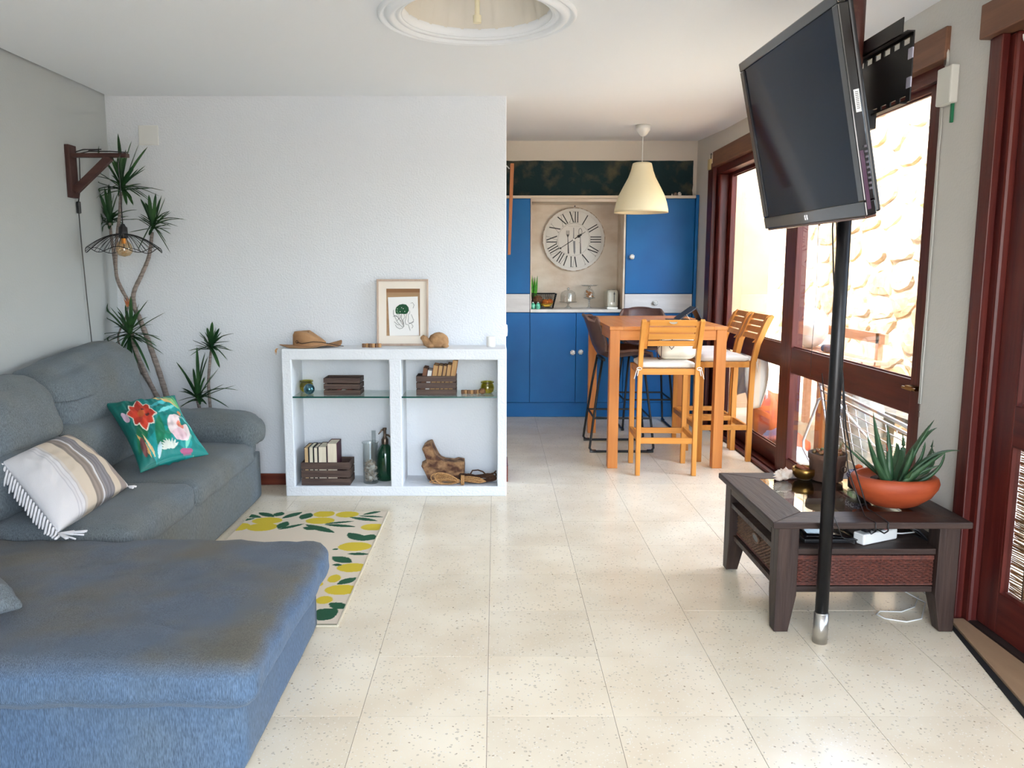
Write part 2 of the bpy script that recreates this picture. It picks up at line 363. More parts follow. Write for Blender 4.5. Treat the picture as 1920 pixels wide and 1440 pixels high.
for k in range(N):
    a = 2 * pi * k / N; m = max(abs(cos(a)), abs(sin(a)))
    vs += [(LC[0] + RH * cos(a), LC[1] + RH * sin(a), 2.447), (LC[0] + SQ * cos(a) / m, LC[1] + SQ * sin(a) / m, 2.447)]
cb.add(vs, [(2 * k, 2 * k + 1, (2 * k + 3) % (2 * N), (2 * k + 2) % (2 * N)) for k in range(N)])
ceiling = struct(cb, 'ceiling', CEIL)
rb = MB(); rb.box(-2.6, 2.3, -1.3, 8.4, 2.78, 2.95)
struct(rb, 'trim_1', CEIL)
# ceiling recess: moulded ring and fluted dome
medal = thing('ceiling_medallion', 'round white moulded plaster ring set in the ceiling around a fluted recessed dome', 'ceiling light', (LC[0], LC[1], 2.40))
rg = MB(); prof = [(.418, 2.448), (.417, 2.440), (.408, 2.432), (.399, 2.436), (.394, 2.445), (.386, 2.445), (.380, 2.434), (.364, 2.426), (.350, 2.430), (.346, 2.443), (.338, 2.443), (.334, 2.437), (.322, 2.444), (.310, 2.458), (.303, 2.470), (.305, 2.482)]
rg.lathe([(r, z) for r, z in prof], (LC[0], LC[1], 0), 96)
rg.build('moulded_ring', CEIL, medal, smooth=True)
dm = MB(); dp = [(.304 * cos(t) + .002, 2.470 + .25 * sin(t)) for t in [pi / 2 * k / 14 for k in range(15)]]
dm.lathe(dp, (LC[0], LC[1], 0), 144, flute=lambda a, z: 1 - .026 * (abs(cos(12 * a)) ** 14) * min(1, max(0, z - 2.475) / .04))
dm.build('fluted_dome', mat('dome_cream', (222, 216, 204), .6), medal, smooth=True)
rd = MB(); rd.cyl((LC[0], LC[1], 2.72), (LC[0], LC[1], 2.425), .0105, n=16); rd.cyl((LC[0], LC[1], 2.45), (LC[0], LC[1], 2.42), .017, n=16)
rd.build('lamp_holder', CREAMP, medal, smooth=False)

wb = MB(); wb.box(-2.56, .067, 5.177, 5.36, -.01, 2.60); struct(wb, 'wall_back', WALLW, bevel=.006)
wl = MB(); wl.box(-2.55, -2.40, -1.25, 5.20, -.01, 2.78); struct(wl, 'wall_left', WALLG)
wr = MB()
wr.box(XR, 2.12, 3.17, 3.53, -.01, 2.78)                 # pier
wr.box(XR, 2.12, 3.53, 7.30, 2.385, 2.78)                # lintel
wr.box(XR, 2.12, 7.30, 8.3, -.01, 2.78)
wr.box(XR, 2.12, .9, 3.17, 2.372, 2.78)
wr.box(XR, 2.12, -1.25, .9, -.01, 2.78)
struct(wr, 'wall_right', WALLR)
wk = MB(); wk.box(-.55, XR, KY, 8.3, 2.066, 2.78); struct(wk, 'wall_kitchen', KITW)
wk2 = MB(); wk2.box(-.55, XR, 8.06, 8.3, -.01, 2.066); struct(wk2, 'wall_kitchen_rear', KITW)
wk3 = MB(); wk3.box(-.60, -.45, 5.36, 8.3, -.01, 2.78); struct(wk3, 'wall_kitchen_left', KITW)
gb = MB()
def gfn(u, v):
    x = -.44 + u * 2.275; z = 2.070 + v * .322
    if v > .99: z += .004 * nz(x * 9)
    if u > .99: x += .006 * nz(z * 20)
    return (x, KY - .004, z)
gb.grid(gfn, 60, 12)
struct(gb, 'trim_2', GREEN)
# rear wall with a wide opening to the terrace
wq = MB(); wq.box(-2.55, -.5, -1.4, -1.25, -.01, 2.78); wq.box(1.7, 2.12, -1.4, -1.25, -.01, 2.78); wq.box(-.5, 1.7, -1.4, -1.25, 2.3, 2.78)
struct(wq, 'wall_rear', WALLW)
# baseboards
bb = MB(); bb.box(-2.40, -1.30, 5.160, 5.177, 0, .075); struct(bb, 'baseboard_back', BASEW, bevel=.004)
bb = MB(); bb.box(-2.40, -2.385, -1.2, 5.16, 0, .075); struct(bb, 'baseboard_left', BASEW, bevel=.004)
bb = MB(); bb.box(.067, .082, 5.24, 5.50, 0, .11); struct(bb, 'baseboard_end', BASEW, bevel=.003)

# ------------------------------------------------------------------ window wall (x = XR .. 2.0)
XS = 1.93; kx = XS / XR
def ws(y): return y * kx
def wz(z): return H + (z - H) * kx
win = thing('window_1', 'large sliding window of dark red wood with two panes above and two below', 'window', (1.95, 5.4, 0), kind='structure')
hb = MB(); hb.box(1.85, 2.02, 3.50, 7.12, 2.258, 2.385); hb.build('header_board', HEADW, win, bevel=.004)
hb = MB(); hb.box(1.90, 2.05, 3.53, 7.30, 2.20, 2.262); hb.build('header_soffit', MAH['y'], win)
jb = MB(); jb.box(1.862, 1.90, 7.14, 7.30, 0, 2.30); jb.box(1.90, 2.0, 7.20, 7.30, 0, 2.26); jb.build('far_jamb', MAH['z'], win, bevel=.006)
jb = MB(); jb.box(1.905, 1.985, 7.06, 7.20, 0, 2.2); jb.build('far_jamb_post', MAH['z'], win, bevel=.012)
jb = MB(); jb.box(1.905, 2.02, 3.53, 3.60, 0, 2.262); jb.build('near_jamb', MAH['z'], win, bevel=.004)
ZT, ZMT, ZMB, ZB = wz(2.15), wz(.905), wz(.748), wz(.184)
YR, YM0, YM1, YL = ws(3.625), ws(5.115), ws(5.31), ws(6.605)
# near (inner) sash: stiles and rails around its two panes
def sash(nm, xa, xb, ya, yb, sa, sbb, mid=True):
    r = []
    q = MB(); q.box(xa, xb, ya, ya + sa, .02, 2.24); r.append(q.build(nm + '_stile', MAH['z'], win, bevel=.004))
    q = MB(); q.box(xa, xb, yb - sbb, yb, .02, 2.24); r.append(q.build(nm + '_stile', MAH['z'], win, bevel=.004))
    for z0, z1, n2 in ((ZT, 2.24, 'top_rail'), (ZMB, ZMT, 'middle_rail'), (.02, ZB, 'bottom_rail')):
        q = MB(); q.box(xa + .002, xb - .002, ya + sa, yb - sbb, z0, z1); q.box(xa + .018, xb - .018, ya + sa, yb - sbb, z0 - .008, z1 + .008)
        r.append(q.build(n2, MAH['y'], win, bevel=.003))
    for z0, z1 in ((ZMT, ZT), (ZB, ZMB)):
        q = MB(); q.box((xa + xb) / 2 - .002, (xa + xb) / 2 + .002, ya + sa - .006, yb - sbb + .006, z0 - .006, z1 + .006); q.build('pane', GLASSW, win)
    return r
sash('near_sash', XS, XS + .045, 3.60, YM1, YR - 3.60, YM1 - YM0)
sash('far_sash', XS + .055, XS + .10, YM0 - .02 + .09, 7.15, .17, 7.15 - YL * 1.025)
tr = MB(); tr.box(1.873, 1.905, 3.53, 7.14, 0, .022); tr.box(1.905, 2.06, 3.53, 7.20, 0, .012); tr.box(1.915, 1.921, 3.6, 7.06, .012, .03)
tr.build('floor_track', MAH['y'], win, bevel=.002)
lt = MB(); lt.box(1.895, 1.93, 3.66, 3.72, .845, .865); lt.cyl((1.90, 3.63, .855), (1.90, 3.75, .852), .007, n=10); lt.build('latch', BRASS, win)

# ------------------------------------------------------------------ right door with woven blind
dr = thing('door_1', 'dark red wooden glazed door with woven reed blind behind its panes', 'door', (1.95, 2.2, 0), kind='structure')
q = MB(); q.box(1.815, 1.99, .9, 3.20, 2.247, 2.372); q.build('header_board', HEADW, dr, bevel=.005)
q = MB(); q.box(1.845, 1.875, 3.10, 3.165, 0, 2.247); q.box(1.85, 1.89, 3.135, 3.185, 0, 2.247); q.build('casing', MAH['z'], dr, bevel=.004)
q = MB(); q.box(1.875, 2.02, 3.06, 3.17, 0, 2.247); q.build('jamb', MAH['z'], dr, bevel=.012)
DX0, DX1 = 1.905, 1.945
q = MB(); q.box(DX0, DX1, 2.935, 3.055, .02, 2.24); q.build('near_stile', MAH['z'], dr, bevel=.004)
q = MB(); q.box(DX0, DX1, 1.0, 1.14, .02, 2.24); q.build('near_stile', MAH['z'], dr, bevel=.004)
for z0, z1, nm in ((.02, .185, 'bottom_rail'), (.745, .90, 'middle_rail'), (2.12, 2.24, 'top_rail')):
    q = MB(); q.box(DX0, DX1, 1.14, 2.935, z0, z1); q.build(nm, MAH['y'], dr, bevel=.004)
for z0, z1 in ((.18, .75), (.895, 2.125)):
    q = MB(); q.box(1.923, 1.927, 1.135, 2.94, z0, z1); q.build('pane', GLASSW, dr)
    q = MB(); q.box(1.905, 1.918, 2.925, 2.935, z0 + .005, z1 - .005); q.box(1.905, 1.918, 1.14, 2.895, z0 + .005, z0 + .02); q.build('glazing_bead', MAH['z'], dr)
REED = mat('woven_reed', (120, 84, 50), .7, 0, (160, 120, 78), 60, (1, .1, 6))
q = MB(); z = .15
while z < 2.18:
    n = 26; ph = random.random() * 6; t = random.uniform(.0022, .0036)
    pts = [(1.962 + .0022 * sin(k * pi + ph), 1.1 + 1.86 * k / n, z + .0012 * sin(k * .9 + ph)) for k in range(n + 1)]
    q.tube(pts, t, 4); z += random.choice((.0058, .0066, .0080, .0100))
q.build('reed_blind', REED, dr, kind='stuff')
q = MB()
for k in range(40): q.box(1.957, 1.967, 1.12 + k * .045, 1.126 + k * .045, .15, 2.19)
q.build('blind_cords', mat('blind_cord', (92, 62, 38), .8), dr, kind='stuff')
q = MB(); q.tube([(1.86 + .0, 3.0 - .035 * (1 - cos(t)) * .6, 2.215 - .03 * sin(t)) for t in [pi * k / 10 for k in range(11)]], .004, 8)
q.build('curtain_hook', WHITEP, dr)
# skewed threshold
q = MB(); q.prism([(1.800, 3.085), (1.815, 3.085), (1.60, 1.9), (1.56, 1.9)], .004, 'z', .001); struct(q, 'trim_3', mat('gap_shade_strip', (6, 5, 5), .8))  # black strip laid on the tiles paints the shade of the sill gap
q = MB(); q.prism([(1.818, 3.085), (1.872, 3.085), (1.872, 1.6), (1.55, 1.6), (1.60, 1.9)], .014, 'z', 0); struct(q, 'trim_4', mat('worn_sill', (150, 122, 96), .4, 0, (170, 142, 112), 10, (1, .2, 1)), bevel=.003)
q = MB(); q.box(1.874, 1.882, .9, 3.06, .001, .012); q.box(1.882, 2.1, .9, 3.06, 0, .016); struct(q, 'trim_5', mat('dark_sill', (40, 26, 22), .5))

# ------------------------------------------------------------------ outdoors
g = MB(); g.box(2.12, 12, -8, 16, -.12, -.06); struct(g, 'ground_1', mat('pale_paving', (176, 162, 138), .9, 0, (156, 142, 118), 2, bump=.1))
g = MB(); g.box(-10, 2.6, -12, -1.4, -.12, -.06); struct(g, 'ground_2', mat('terrace', (205, 198, 186), .9))
lw = MB(); lw.box(2.20, 2.84, 8.52, 9.2, -.06, 3.3); struct(lw, 'wall_wing', STUCCO)
SX = 3.62
gw = thing('garden_wall', 'tall rubble wall of pale sunlit stones outside the window', 'wall', (SX, 8.5, -.06), kind='structure')
mb = MB(); mb.box(SX + .022, SX + .5, 4.8, 13.2, -.06, 2.98)
mb.build('mortar_bed', MORT, gw)
STONES = [mat('stone_%s' % n, c, .95, 0, c2, 7, bump=.6, bscale=22, ramp=(.3, .72)) for n, c, c2 in
          (('cream', (206, 190, 162), (172, 148, 116)), ('ochre', (196, 170, 132), (160, 128, 92)), ('pale', (216, 204, 182), (180, 160, 132)))]
def clip(poly, a, b, c):
    out = []
    for i in range(len(poly)):
        p, q = poly[i], poly[(i + 1) % len(poly)]
        dp, dq = a * p[0] + b * p[1] - c, a * q[0] + b * q[1] - c
        if dp <= 0: out.append(p)
        if dp * dq < 0:
            t = dp / (dp - dq); out.append((p[0] + (q[0] - p[0]) * t, p[1] + (q[1] - p[1]) * t))
    return out
rs = random.Random(3); pts = []
z = -.02
while z < 2.98:
    hh = rs.uniform(.15, .34); y = 6.3 + rs.uniform(-.2, .2)
    while y < 12.9:
        w = rs.uniform(.22, .66); pts.append((y + w / 2, z + hh / 2 + rs.uniform(-.12, .12))); y += w
    z += hh
AN = 1.5
sp = [(a, b * AN) for a, b in pts]
for i, (a, b) in enumerate(sp):
    if not (6.3 < a < 12.8): continue
    poly = [(a - .6, b - .6), (a + .6, b - .6), (a + .6, b + .6), (a - .6, b + .6)]
    for j, (c, d) in enumerate(sp):
        if j == i or abs(c - a) > 1.1 or abs(d - b) > 1.1: continue
        nx, ny = c - a, d - b; poly = clip(poly, nx, ny, nx * (a + c) / 2 + ny * (b + d) / 2)
        if len(poly) < 3: break
    if len(poly) < 3: continue
    poly = [(p, min(max(q / AN, -.05), 2.99)) for p, q in poly]; cy, cz_ = sum(p for p, q in poly) / len(poly), sum(q for p, q in poly) / len(poly)
    for _ in range(2):
        nn = []
        for k in range(len(poly)):
            p, q2 = poly[k], poly[(k + 1) % len(poly)]
            nn += [(p[0] * .75 + q2[0] * .25, p[1] * .75 + q2[1] * .25), (p[0] * .25 + q2[0] * .75, p[1] * .25 + q2[1] * .75)]
        poly = nn
    pr = rs.uniform(.008, .035); st = MB(); n = len(poly); vs = []
    for sc, dx in ((1.0, .06), (.975, .022 - pr * .3), (.90, .014 - pr), (.5, .010 - pr * 1.15)):
        for k, (p, q2) in enumerate(poly): 
            jj = 1 + .03 * rs.uniform(-1, 1)
            vs.append((SX + dx + .012 * nz(p * 9, q2 * 9, i), cy + (p - cy) * sc * jj, cz_ + (q2 - cz_) * sc * jj))
    fs = [(L * n + k, L * n + (k + 1) % n, (L + 1) * n + (k + 1) % n, (L + 1) * n + k) for L in range(3) for k in range(n)] + [tuple(3 * n + k for k in range(n))]
    st.add(vs, fs); st.build('stone', STONES[rs.randrange(3)], gw, smooth=False)
# greenery on top of the wall
q = MB()
for k in range(420):
    y = rs.uniform(6.0, 12); x = SX + rs.uniform(.0, .4); zz = 2.98; a = rs.uniform(0, 6.28); L = rs.uniform(.05, .16)
    tip = Vector((x + cos(a) * L * .7, y + sin(a) * L * .7, zz + L * rs.uniform(.2, 1))); b = Vector((x, y, zz)); w = Vector((-sin(a), cos(a), 0)) * .012
    q.add([b - w, b + w, tip], [(0, 1, 2)])
q.build('wall_top_weeds', mat('weeds', (104, 130, 62), .8, 0, (140, 150, 90), 10), label='small green weeds growing along the top of the stone wall outside', cat='plant', kind='stuff')
exec_outdoor = True

# ------------------------------------------------------------------ soft shapes
def cushion(x0, x1, y0, y1, z0, z1, r=.05, bulge=(.0, .0, .03), n=18, wr=.004, seed=0, fn=None):
    """rounded, bulging upholstery block; bulge = extra on x, y, z faces"""
    mb = MB(); cx, cy, cz = (x0 + x1) / 2, (y0 + y1) / 2, (z0 + z1) / 2; hx, hy, hz = (x1 - x0) / 2, (y1 - y0) / 2, (z1 - z0) / 2
    r = min(r, hx, hy, hz)
    key = {}; vs = []; fs = []
    def V(i, j, k):
        if (i, j, k) in key: return key[(i, j, k)]
        a, b, c = (i / n * 2 - 1), (j / n * 2 - 1), (k / n * 2 - 1)
        a, b, c = [math.copysign(1 - (1 - abs(t)) ** 1.0, t) for t in (a, b, c)]
        p = Vector((a * hx, b * hy, c * hz))
        inn = Vector((max(-hx + r, min(hx - r, p.x)), max(-hy + r, min(hy - r, p.y)), max(-hz + r, min(hz - r, p.z))))
        d = p - inn
        if d.length > 1e-9: p = inn + d.normalized() * r * (1 if max(abs(d.x), abs(d.y), abs(d.z)) > r * .999 else d.length / r)
        fx, fy, fz = (1 - a * a), (1 - b * b), (1 - c * c)
        p.x += math.copysign(bulge[0], a) * sqrt(max(0, fy * fz)) * abs(a) ** 2
        p.y += math.copysign(bulge[1], b) * sqrt(max(0, fx * fz)) * abs(b) ** 2
        p.z += math.copysign(bulge[2], c) * sqrt(max(0, fx * fy)) * abs(c) ** 2
        q = p + Vector((cx, cy, cz))
        if wr: 
            w = wr * (nz(q.x * 7 + seed, q.y * 7, q.z * 7) + .6 * nz(q.x * 19 + seed, q.y * 11, q.z * 15)); nn = Vector((a ** 3, b ** 3, c ** 3))
            if nn.length > 0: q += nn.normalized() * w
        if fn: q = Vector(fn(q, a, b, c))
        key[(i, j, k)] = len(vs); vs.append(q); return key[(i, j, k)]
    for s in (0, n):
        for i in range(n):
            for j in range(n):
                f = [V(s, i, j), V(s, i + 1, j), V(s, i + 1, j + 1), V(s, i, j + 1)]; fs.append(f if s else f[::-1])
                f = [V(i, s, j), V(i, s, j + 1), V(i + 1, s, j + 1), V(i + 1, s, j)]; fs.append(f if s else f[::-1])
                f = [V(i, j, s), V(i + 1, j, s), V(i + 1, j + 1, s), V(i, j + 1, s)]; fs.append(f if s else f[::-1])
    return mb.add(vs, fs)
def pillow(corners, th, n=40, pinch=.10, seed=0, paint=None, wr=.006, sag=0):
    """corners TL TR BR BL (world), thickness th; paint(u,v)->rgb for the front"""
    TL, TR, BR, BL = [Vector(c) for c in corners]
    nrm = (TR - TL).cross(BL - TL).normalized()
    if nrm.y > 0: nrm = -nrm
    mb = MB(); vs = []; cols = []
    for side in (1, -1):
        for j in range(n + 1):
            for i in range(n + 1):
                u, v = i / n * 2 - 1, j / n * 2 - 1
                uu = u * (1 - pinch * (1 - v * v) * abs(u) ** 2); vv = v * (1 - pinch * (1 - u * u) * abs(v) ** 2)
                a, b = (uu + 1) / 2, (vv + 1) / 2
                p = TL * (1 - a) * (1 - b) + TR * a * (1 - b) + BR * a * b + BL * (1 - a) * b
                h = th / 2 * (max(0, 1 - u ** 2) ** .42) * (max(0, 1 - v ** 2) ** .42)
                h *= 1 + .12 * nz(u * 2 + seed, v * 2)
                w = wr * nz(u * 4 + seed, v * 4, side) + wr * .7 * nz(u * 9 + seed, v * 5, side) 
                e = (1 - u ** 2) * (1 - v ** 2)
                vs.append(p + nrm * side * (h + w * min(1, e * 4)))
                if paint: cols.append(paint((u + 1) / 2, (v + 1) / 2) if side == 1 else paint((u + 1) / 2, .03))
    w = n + 1; K = w * w; fs = []
    for j in range(n):
        for i in range(n):
            f = (j * w + i, (j + 1) * w + i, (j + 1) * w + i + 1, j * w + i + 1); fs.append(f); fs.append(tuple(K + x for x in f[::-1]))
    for i in range(n):
        for a, b in ((i, i + 1), (n * w + i + 1, n * w + i), ((i + 1) * w, i * w), (i * w + n, (i + 1) * w + n)):
            fs.append((a, b, K + b, K + a))
    mb.add(vs, fs)
    if paint: mb.col = cols
    return mb
# tiny 2-D painter: list of (kind, data, colour); later shapes lie on top
def inpoly(pl, x, y):
    c = False; n = len(pl); j = n - 1
    for i in range(n):
        if (pl[i][1] > y) != (pl[j][1] > y) and x < (pl[j][0] - pl[i][0]) * (y - pl[i][1]) / (pl[j][1] - pl[i][1]) + pl[i][0]: c = not c
        j = i
    return c
class Painter:
    def __init__(s, base): s.base = base; s.sh = []
    def poly(s, pl, col):
        xs = [p[0] for p in pl]; ys = [p[1] for p in pl]
        s.sh.append((min(xs), max(xs), min(ys), max(ys), lambda x, y, pl=pl: inpoly(pl, x, y), col)); return s
    def ell(s, cx, cy, rx, ry, col, rot=0):
        R_ = max(rx, ry); ca, sa = cos(rot), sin(rot)
        s.sh.append((cx - R_, cx + R_, cy - R_, cy + R_, lambda x, y: (((x - cx) * ca + (y - cy) * sa) / rx) ** 2 + ((-(x - cx) * sa + (y - cy) * ca) / ry) ** 2 < 1, col)); return s
    def leaf(s, x0, y0, x1, y1, w, col, bend=0):
        dx, dy = x1 - x0, y1 - y0; L = sqrt(dx * dx + dy * dy); nx, ny = -dy / L, dx / L; A = []; B = []
        for k in range(11):
            t = k / 10; m = bend * sin(pi * t); h = w / 2 * sin(pi * t) ** .8
            A.append((x0 + dx * t + nx * (m + h), y0 + dy * t + ny * (m + h))); B.append((x0 + dx * t + nx * (m - h), y0 + dy * t + ny * (m - h)))
        return s.poly(A + B[::-1], col)
    def __call__(s, x, y):
        c = s.base(x, y) if callable(s.base) else s.base
        for a, b, c0, d, f, col in s.sh:
            if a <= x <= b and c0 <= y <= d and f(x, y): c = col
        return c

# ------------------------------------------------------------------ corner sofa
sofa = thing('corner_sofa', 'blue grey woven corner sofa with a wide chaise in the foreground', 'sofa', (-1.9, 3.5, 0))
q = cushion(-2.385, -1.44, 3.0, 4.87, .005, .30, .018, (0, 0, 0), 14, .002, 1); q.build('base', SOFA, sofa, smooth=True)
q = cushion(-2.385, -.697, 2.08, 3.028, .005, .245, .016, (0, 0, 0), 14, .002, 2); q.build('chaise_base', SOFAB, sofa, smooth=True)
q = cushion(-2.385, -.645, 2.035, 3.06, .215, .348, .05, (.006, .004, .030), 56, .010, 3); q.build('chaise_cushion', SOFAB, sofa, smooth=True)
q = cushion(-2.30, -1.425, 3.04, 3.745, .25, .395, .045, (.006, 0, .022), 26, .006, 4); q.build('seat_cushion', SOFA, sofa, smooth=True)
q = cushion(-2.30, -1.425, 3.755, 4.72, .25, .385, .045, (.006, 0, .020), 26, .006, 5); q.build('seat_cushion', SOFA, sofa, smooth=True)
def lean(k, x0, z0):
    return lambda q, a, b, c: (q.x - k * (q.z - z0), q.y, q.z)
q = cushion(-2.17, -1.93, 3.02, 3.75, .38, .66, .09, (.035, 0, 0), 20, .008, 6, lean(.25, 0, .38)); q.build('lumbar_cushion', SOFA, sofa, smooth=True)
q = cushion(-2.17, -1.92, 3.755, 4.66, .38, .66, .09, (.035, 0, 0), 20, .008, 7, lean(.25, 0, .38)); q.build('lumbar_cushion', SOFA, sofa, smooth=True)
def backfn(dz):
    return lambda q, a, b, c: (q.x - .30 * (q.z - .6), q.y, q.z + (dz * (q.y - 4.2) * .10 if c > 0 else 0))
q = cushion(-2.27, -2.02, 3.0, 3.80, .60, .90, .085, (.04, 0, .02), 22, .010, 8, backfn(0)); q.build('back_cushion', SOFA, sofa, smooth=True)
q = cushion(-2.27, -2.02, 3.81, 4.70, .60, .935, .085, (.045, 0, .02), 24, .010, 9, backfn(1)); q.build('back_cushion', SOFA, sofa, smooth=True)
q = cushion(-2.27, -2.02, 2.08, 2.99, .36, .88, .085, (.04, 0, .02), 18, .010, 19, backfn(0)); q.build('back_cushion', SOFA, sofa, smooth=True)
q = cushion(-2.385, -2.14, 2.1, 4.80, .25, .80, .06, (.0, 0, .0), 14, .003, 10); q.build('back_frame', SOFA, sofa, smooth=True)
q = cushion(-2.36, -1.455, 4.66, 4.865, .28, .47, .04, (0, .0, 0), 16, .003, 11); q.build('arm_side', SOFA, sofa, smooth=True)
def armf(q, a, b, c):
    d = max(0, q.x + 1.75) / .35
    return (q.x, q.y + .02 * sin(q.x * 3), q.z - .025 * d * d - .04 * max(0, -c) * max(0, a) * abs(b))
q = cushion(-2.33, -1.405, 4.60, 4.87, .385, .552, .08, (.02, 0, .02), 26, .009, 12, armf); q.build('arm_cushion', SOFA, sofa, smooth=True)
for yy_ in (2.12, 2.95): q = MB(); q.box(-.80, -.73, yy_, yy_ + .06, 0, .006); q.build('foot', BLACKS, sofa)

# blue scatter cushion peeking in at the left
q = pillow([onx(-150, 1085, -1.45) + Vector((-.15, 0, 0)), onz(-10, 1075, .47), onz(43, 1140, .405), onz(-120, 1190, .40)], .13, 24, .05, 2)
q.build('cushion', SOFA, None, smooth=True, label='small blue grey cushion poking in at the left edge on the chaise', cat='cushion')

# striped cushion with tassels
LT, DT = lin((214, 200, 182)), lin((150, 138, 130)); WT = lin((222, 220, 222)); NV = lin((96, 98, 110))
def stripes(u, v):
    # u runs from the tasselled white end to the far end
    b = [(0, WT), (.24, WT), (.25, lin((196, 194, 200))), (.26, WT), (.29, lin((200, 196, 200))), (.30, WT), (.33, lin((190, 184, 184))), (.34, lin((214, 206, 198))),
         (.37, LT), (.50, DT), (.60, WT), (.622, NV), (.632, DT), (.64, lin((138, 134, 138))), (.77, LT), (.87, lin((158, 146, 140))), (.97, WT)]
    c = WT
    for t, col in b:
        if u >= t: c = col
    if c in (DT,) or (.64 <= u < .77):
        k = 1 + .22 * (1 if (int(u * 260) + int(v * 150)) % 2 else -1) * .6; c = tuple(min(1, x * k) for x in c[:3]) + (1,)
    return c
PC = [ony(2, 868, 3.20), ony(128, 815, 3.78), onz(241, 912, .435), onz(108, 1000, .425)]
PC = [Vector(p) for p in PC]
# order for pillow(): u along the long axis: TL -> TR
q = pillow(PC, .17, 110, .03, 5, stripes, wr=.004)
strp = q.build('striped_cushion', vcmat('woven_print', .95, .3, 400), None, smooth=True, label='striped cream and grey cushion with white tassels lying on the sofa seat', cat='cushion')
TAS = mat('white_tassel', (226, 224, 226), .95)
q = MB(); TL, TR, BR, BL = PC
for k in range(22):
    t = k / 21; p = TL.lerp(BL, t); d = (TL - TR).normalized(); pts = [p + Vector((.012, -.01, .0))]
    L = random.uniform(.05, .075)
    for m in range(1, 6): pts.append(pts[-1] + (d * .35 + Vector((.25 * nz(k, m), -.1 + .25 * nz(m, k), -.75))).normalized() * L / 5)
    pts = [Vector((a.x, a.y, max(a.z, .418))) for a in pts]
    q.tube(pts, [.004, .0055, .005, .0055, .005, .003], 6)
for cc in (BL, BR):
    for k in range(16):
        a = random.uniform(-1.2, 1.2); p = cc.copy(); pts = [p]
        L = random.uniform(.05, .10) if cc is BL else random.uniform(.02, .035)
        for m in range(4): pts.append(pts[-1] + Vector((cos(a) * .9, sin(a) * .5 + .2 * nz(k, m), .25 * nz(m, k) - .05)).normalized() * L / 4)
        pts = [Vector((b.x, b.y, max(b.z, .415))) for b in pts]
        q.tube(pts, .0035, 5)
q.build('tassels', TAS, strp, kind='stuff', smooth=True)

# floral cushion
T1, T2, T3 = lin((0, 128, 124)), lin((0, 104, 96)), lin((16, 150, 150))
P = Painter(lambda x, y: (T2 if x < .28 + .1 * sin(y * 6) else (T1 if nz(x * 3, y * 3) < .1 else T3)))
P.leaf(.05, .85, .42, .35, .16, lin((14, 110, 74))).leaf(.35, .95, .55, .45, .14, lin((10, 118, 84))).leaf(.45, .30, .85, .18, .07, lin((70, 190, 200)))
P.leaf(.55, .42, .88, .30, .05, lin((120, 214, 216))).leaf(.40, .92, .64, .6, .08, lin((20, 140, 110)))
for (a, b, c, d, w, col) in ((.92, .34, .62, .06, .09, (238, 200, 130)), (.92, .36, .78, .02, .08, (150, 200, 130)), (.94, .38, .92, .05, .05, (90, 190, 120)),
                             (.9, .75, .7, .95, .05, (120, 210, 190)), (.95, .7, .88, .45, .05, (110, 205, 205)), (.2, .95, .12, .62, .05, (226, 180, 110)), (.25, .97, .2, .66, .04, (236, 200, 150))):
    P.leaf(a, b, c, d, w, lin(col), .015)
for k in range(8):
    a = k * pi / 4 + .2; L = .19 if k % 2 else .215
    P.leaf(.33, .38, .33 + L * cos(a), .38 + L * sin(a) * 1.15, .145, lin((236, 226, 210)))
for k in range(8):
    a = k * pi / 4 + .2; L = .172 if k % 2 else .195
    P.leaf(.33, .38, .33 + L * cos(a), .38 + L * sin(a) * 1.15, .125, lin((206, 62, 40) if k % 3 else (188, 48, 34)))
P.ell(.33, .38, .045, .05, lin((200, 98, 50))).ell(.37, .34, .022, .02, lin((60, 20, 30))).ell(.40, .42, .03, .018, lin((90, 26, 30)))
P.ell(.74, .66, .15, .205, lin((244, 226, 226)), .2).ell(.70, .76, .10, .09, lin((240, 206, 214))).ell(.78, .62, .05, .07, lin((236, 130, 110)), .3).ell(.80, .60, .018, .02, lin((240, 190, 90)))
P.poly([(.83, .5), (.95, .6), (.80, .62)], T1)
for k in range(9):
    a = -2.9 + k * .3; P.leaf(.50, .93, .50 + .15 * cos(a), .93 + .15 * sin(a), .034, lin((226, 232, 222)))
P.ell(.70, .97, .09, .03, lin((176, 90, 130))).ell(.88, .42, .03, .035, lin((228, 150, 100))).ell(.10, .35, .035, .09, lin((222, 190, 210)), -.2)
P.ell(.15, .80, .04, .12, lin((120, 70, 70)), .1).leaf(.30, .98, .40, .80, .06, lin((200, 226, 232)))
FC = [ony(196, 757, 4.16), ony(328, 741, 4.34), ony(392, 852, 4.02), ony(263, 887, 3.74)]
q = pillow(FC, .15, 150, .13, 9, P, wr=.012)
q.build('floral_cushion', vcmat('satin_print', .5, .1, 60), None, smooth=True, label='teal cushion printed with red and pink flowers leaning against the sofa arm', cat='cushion')

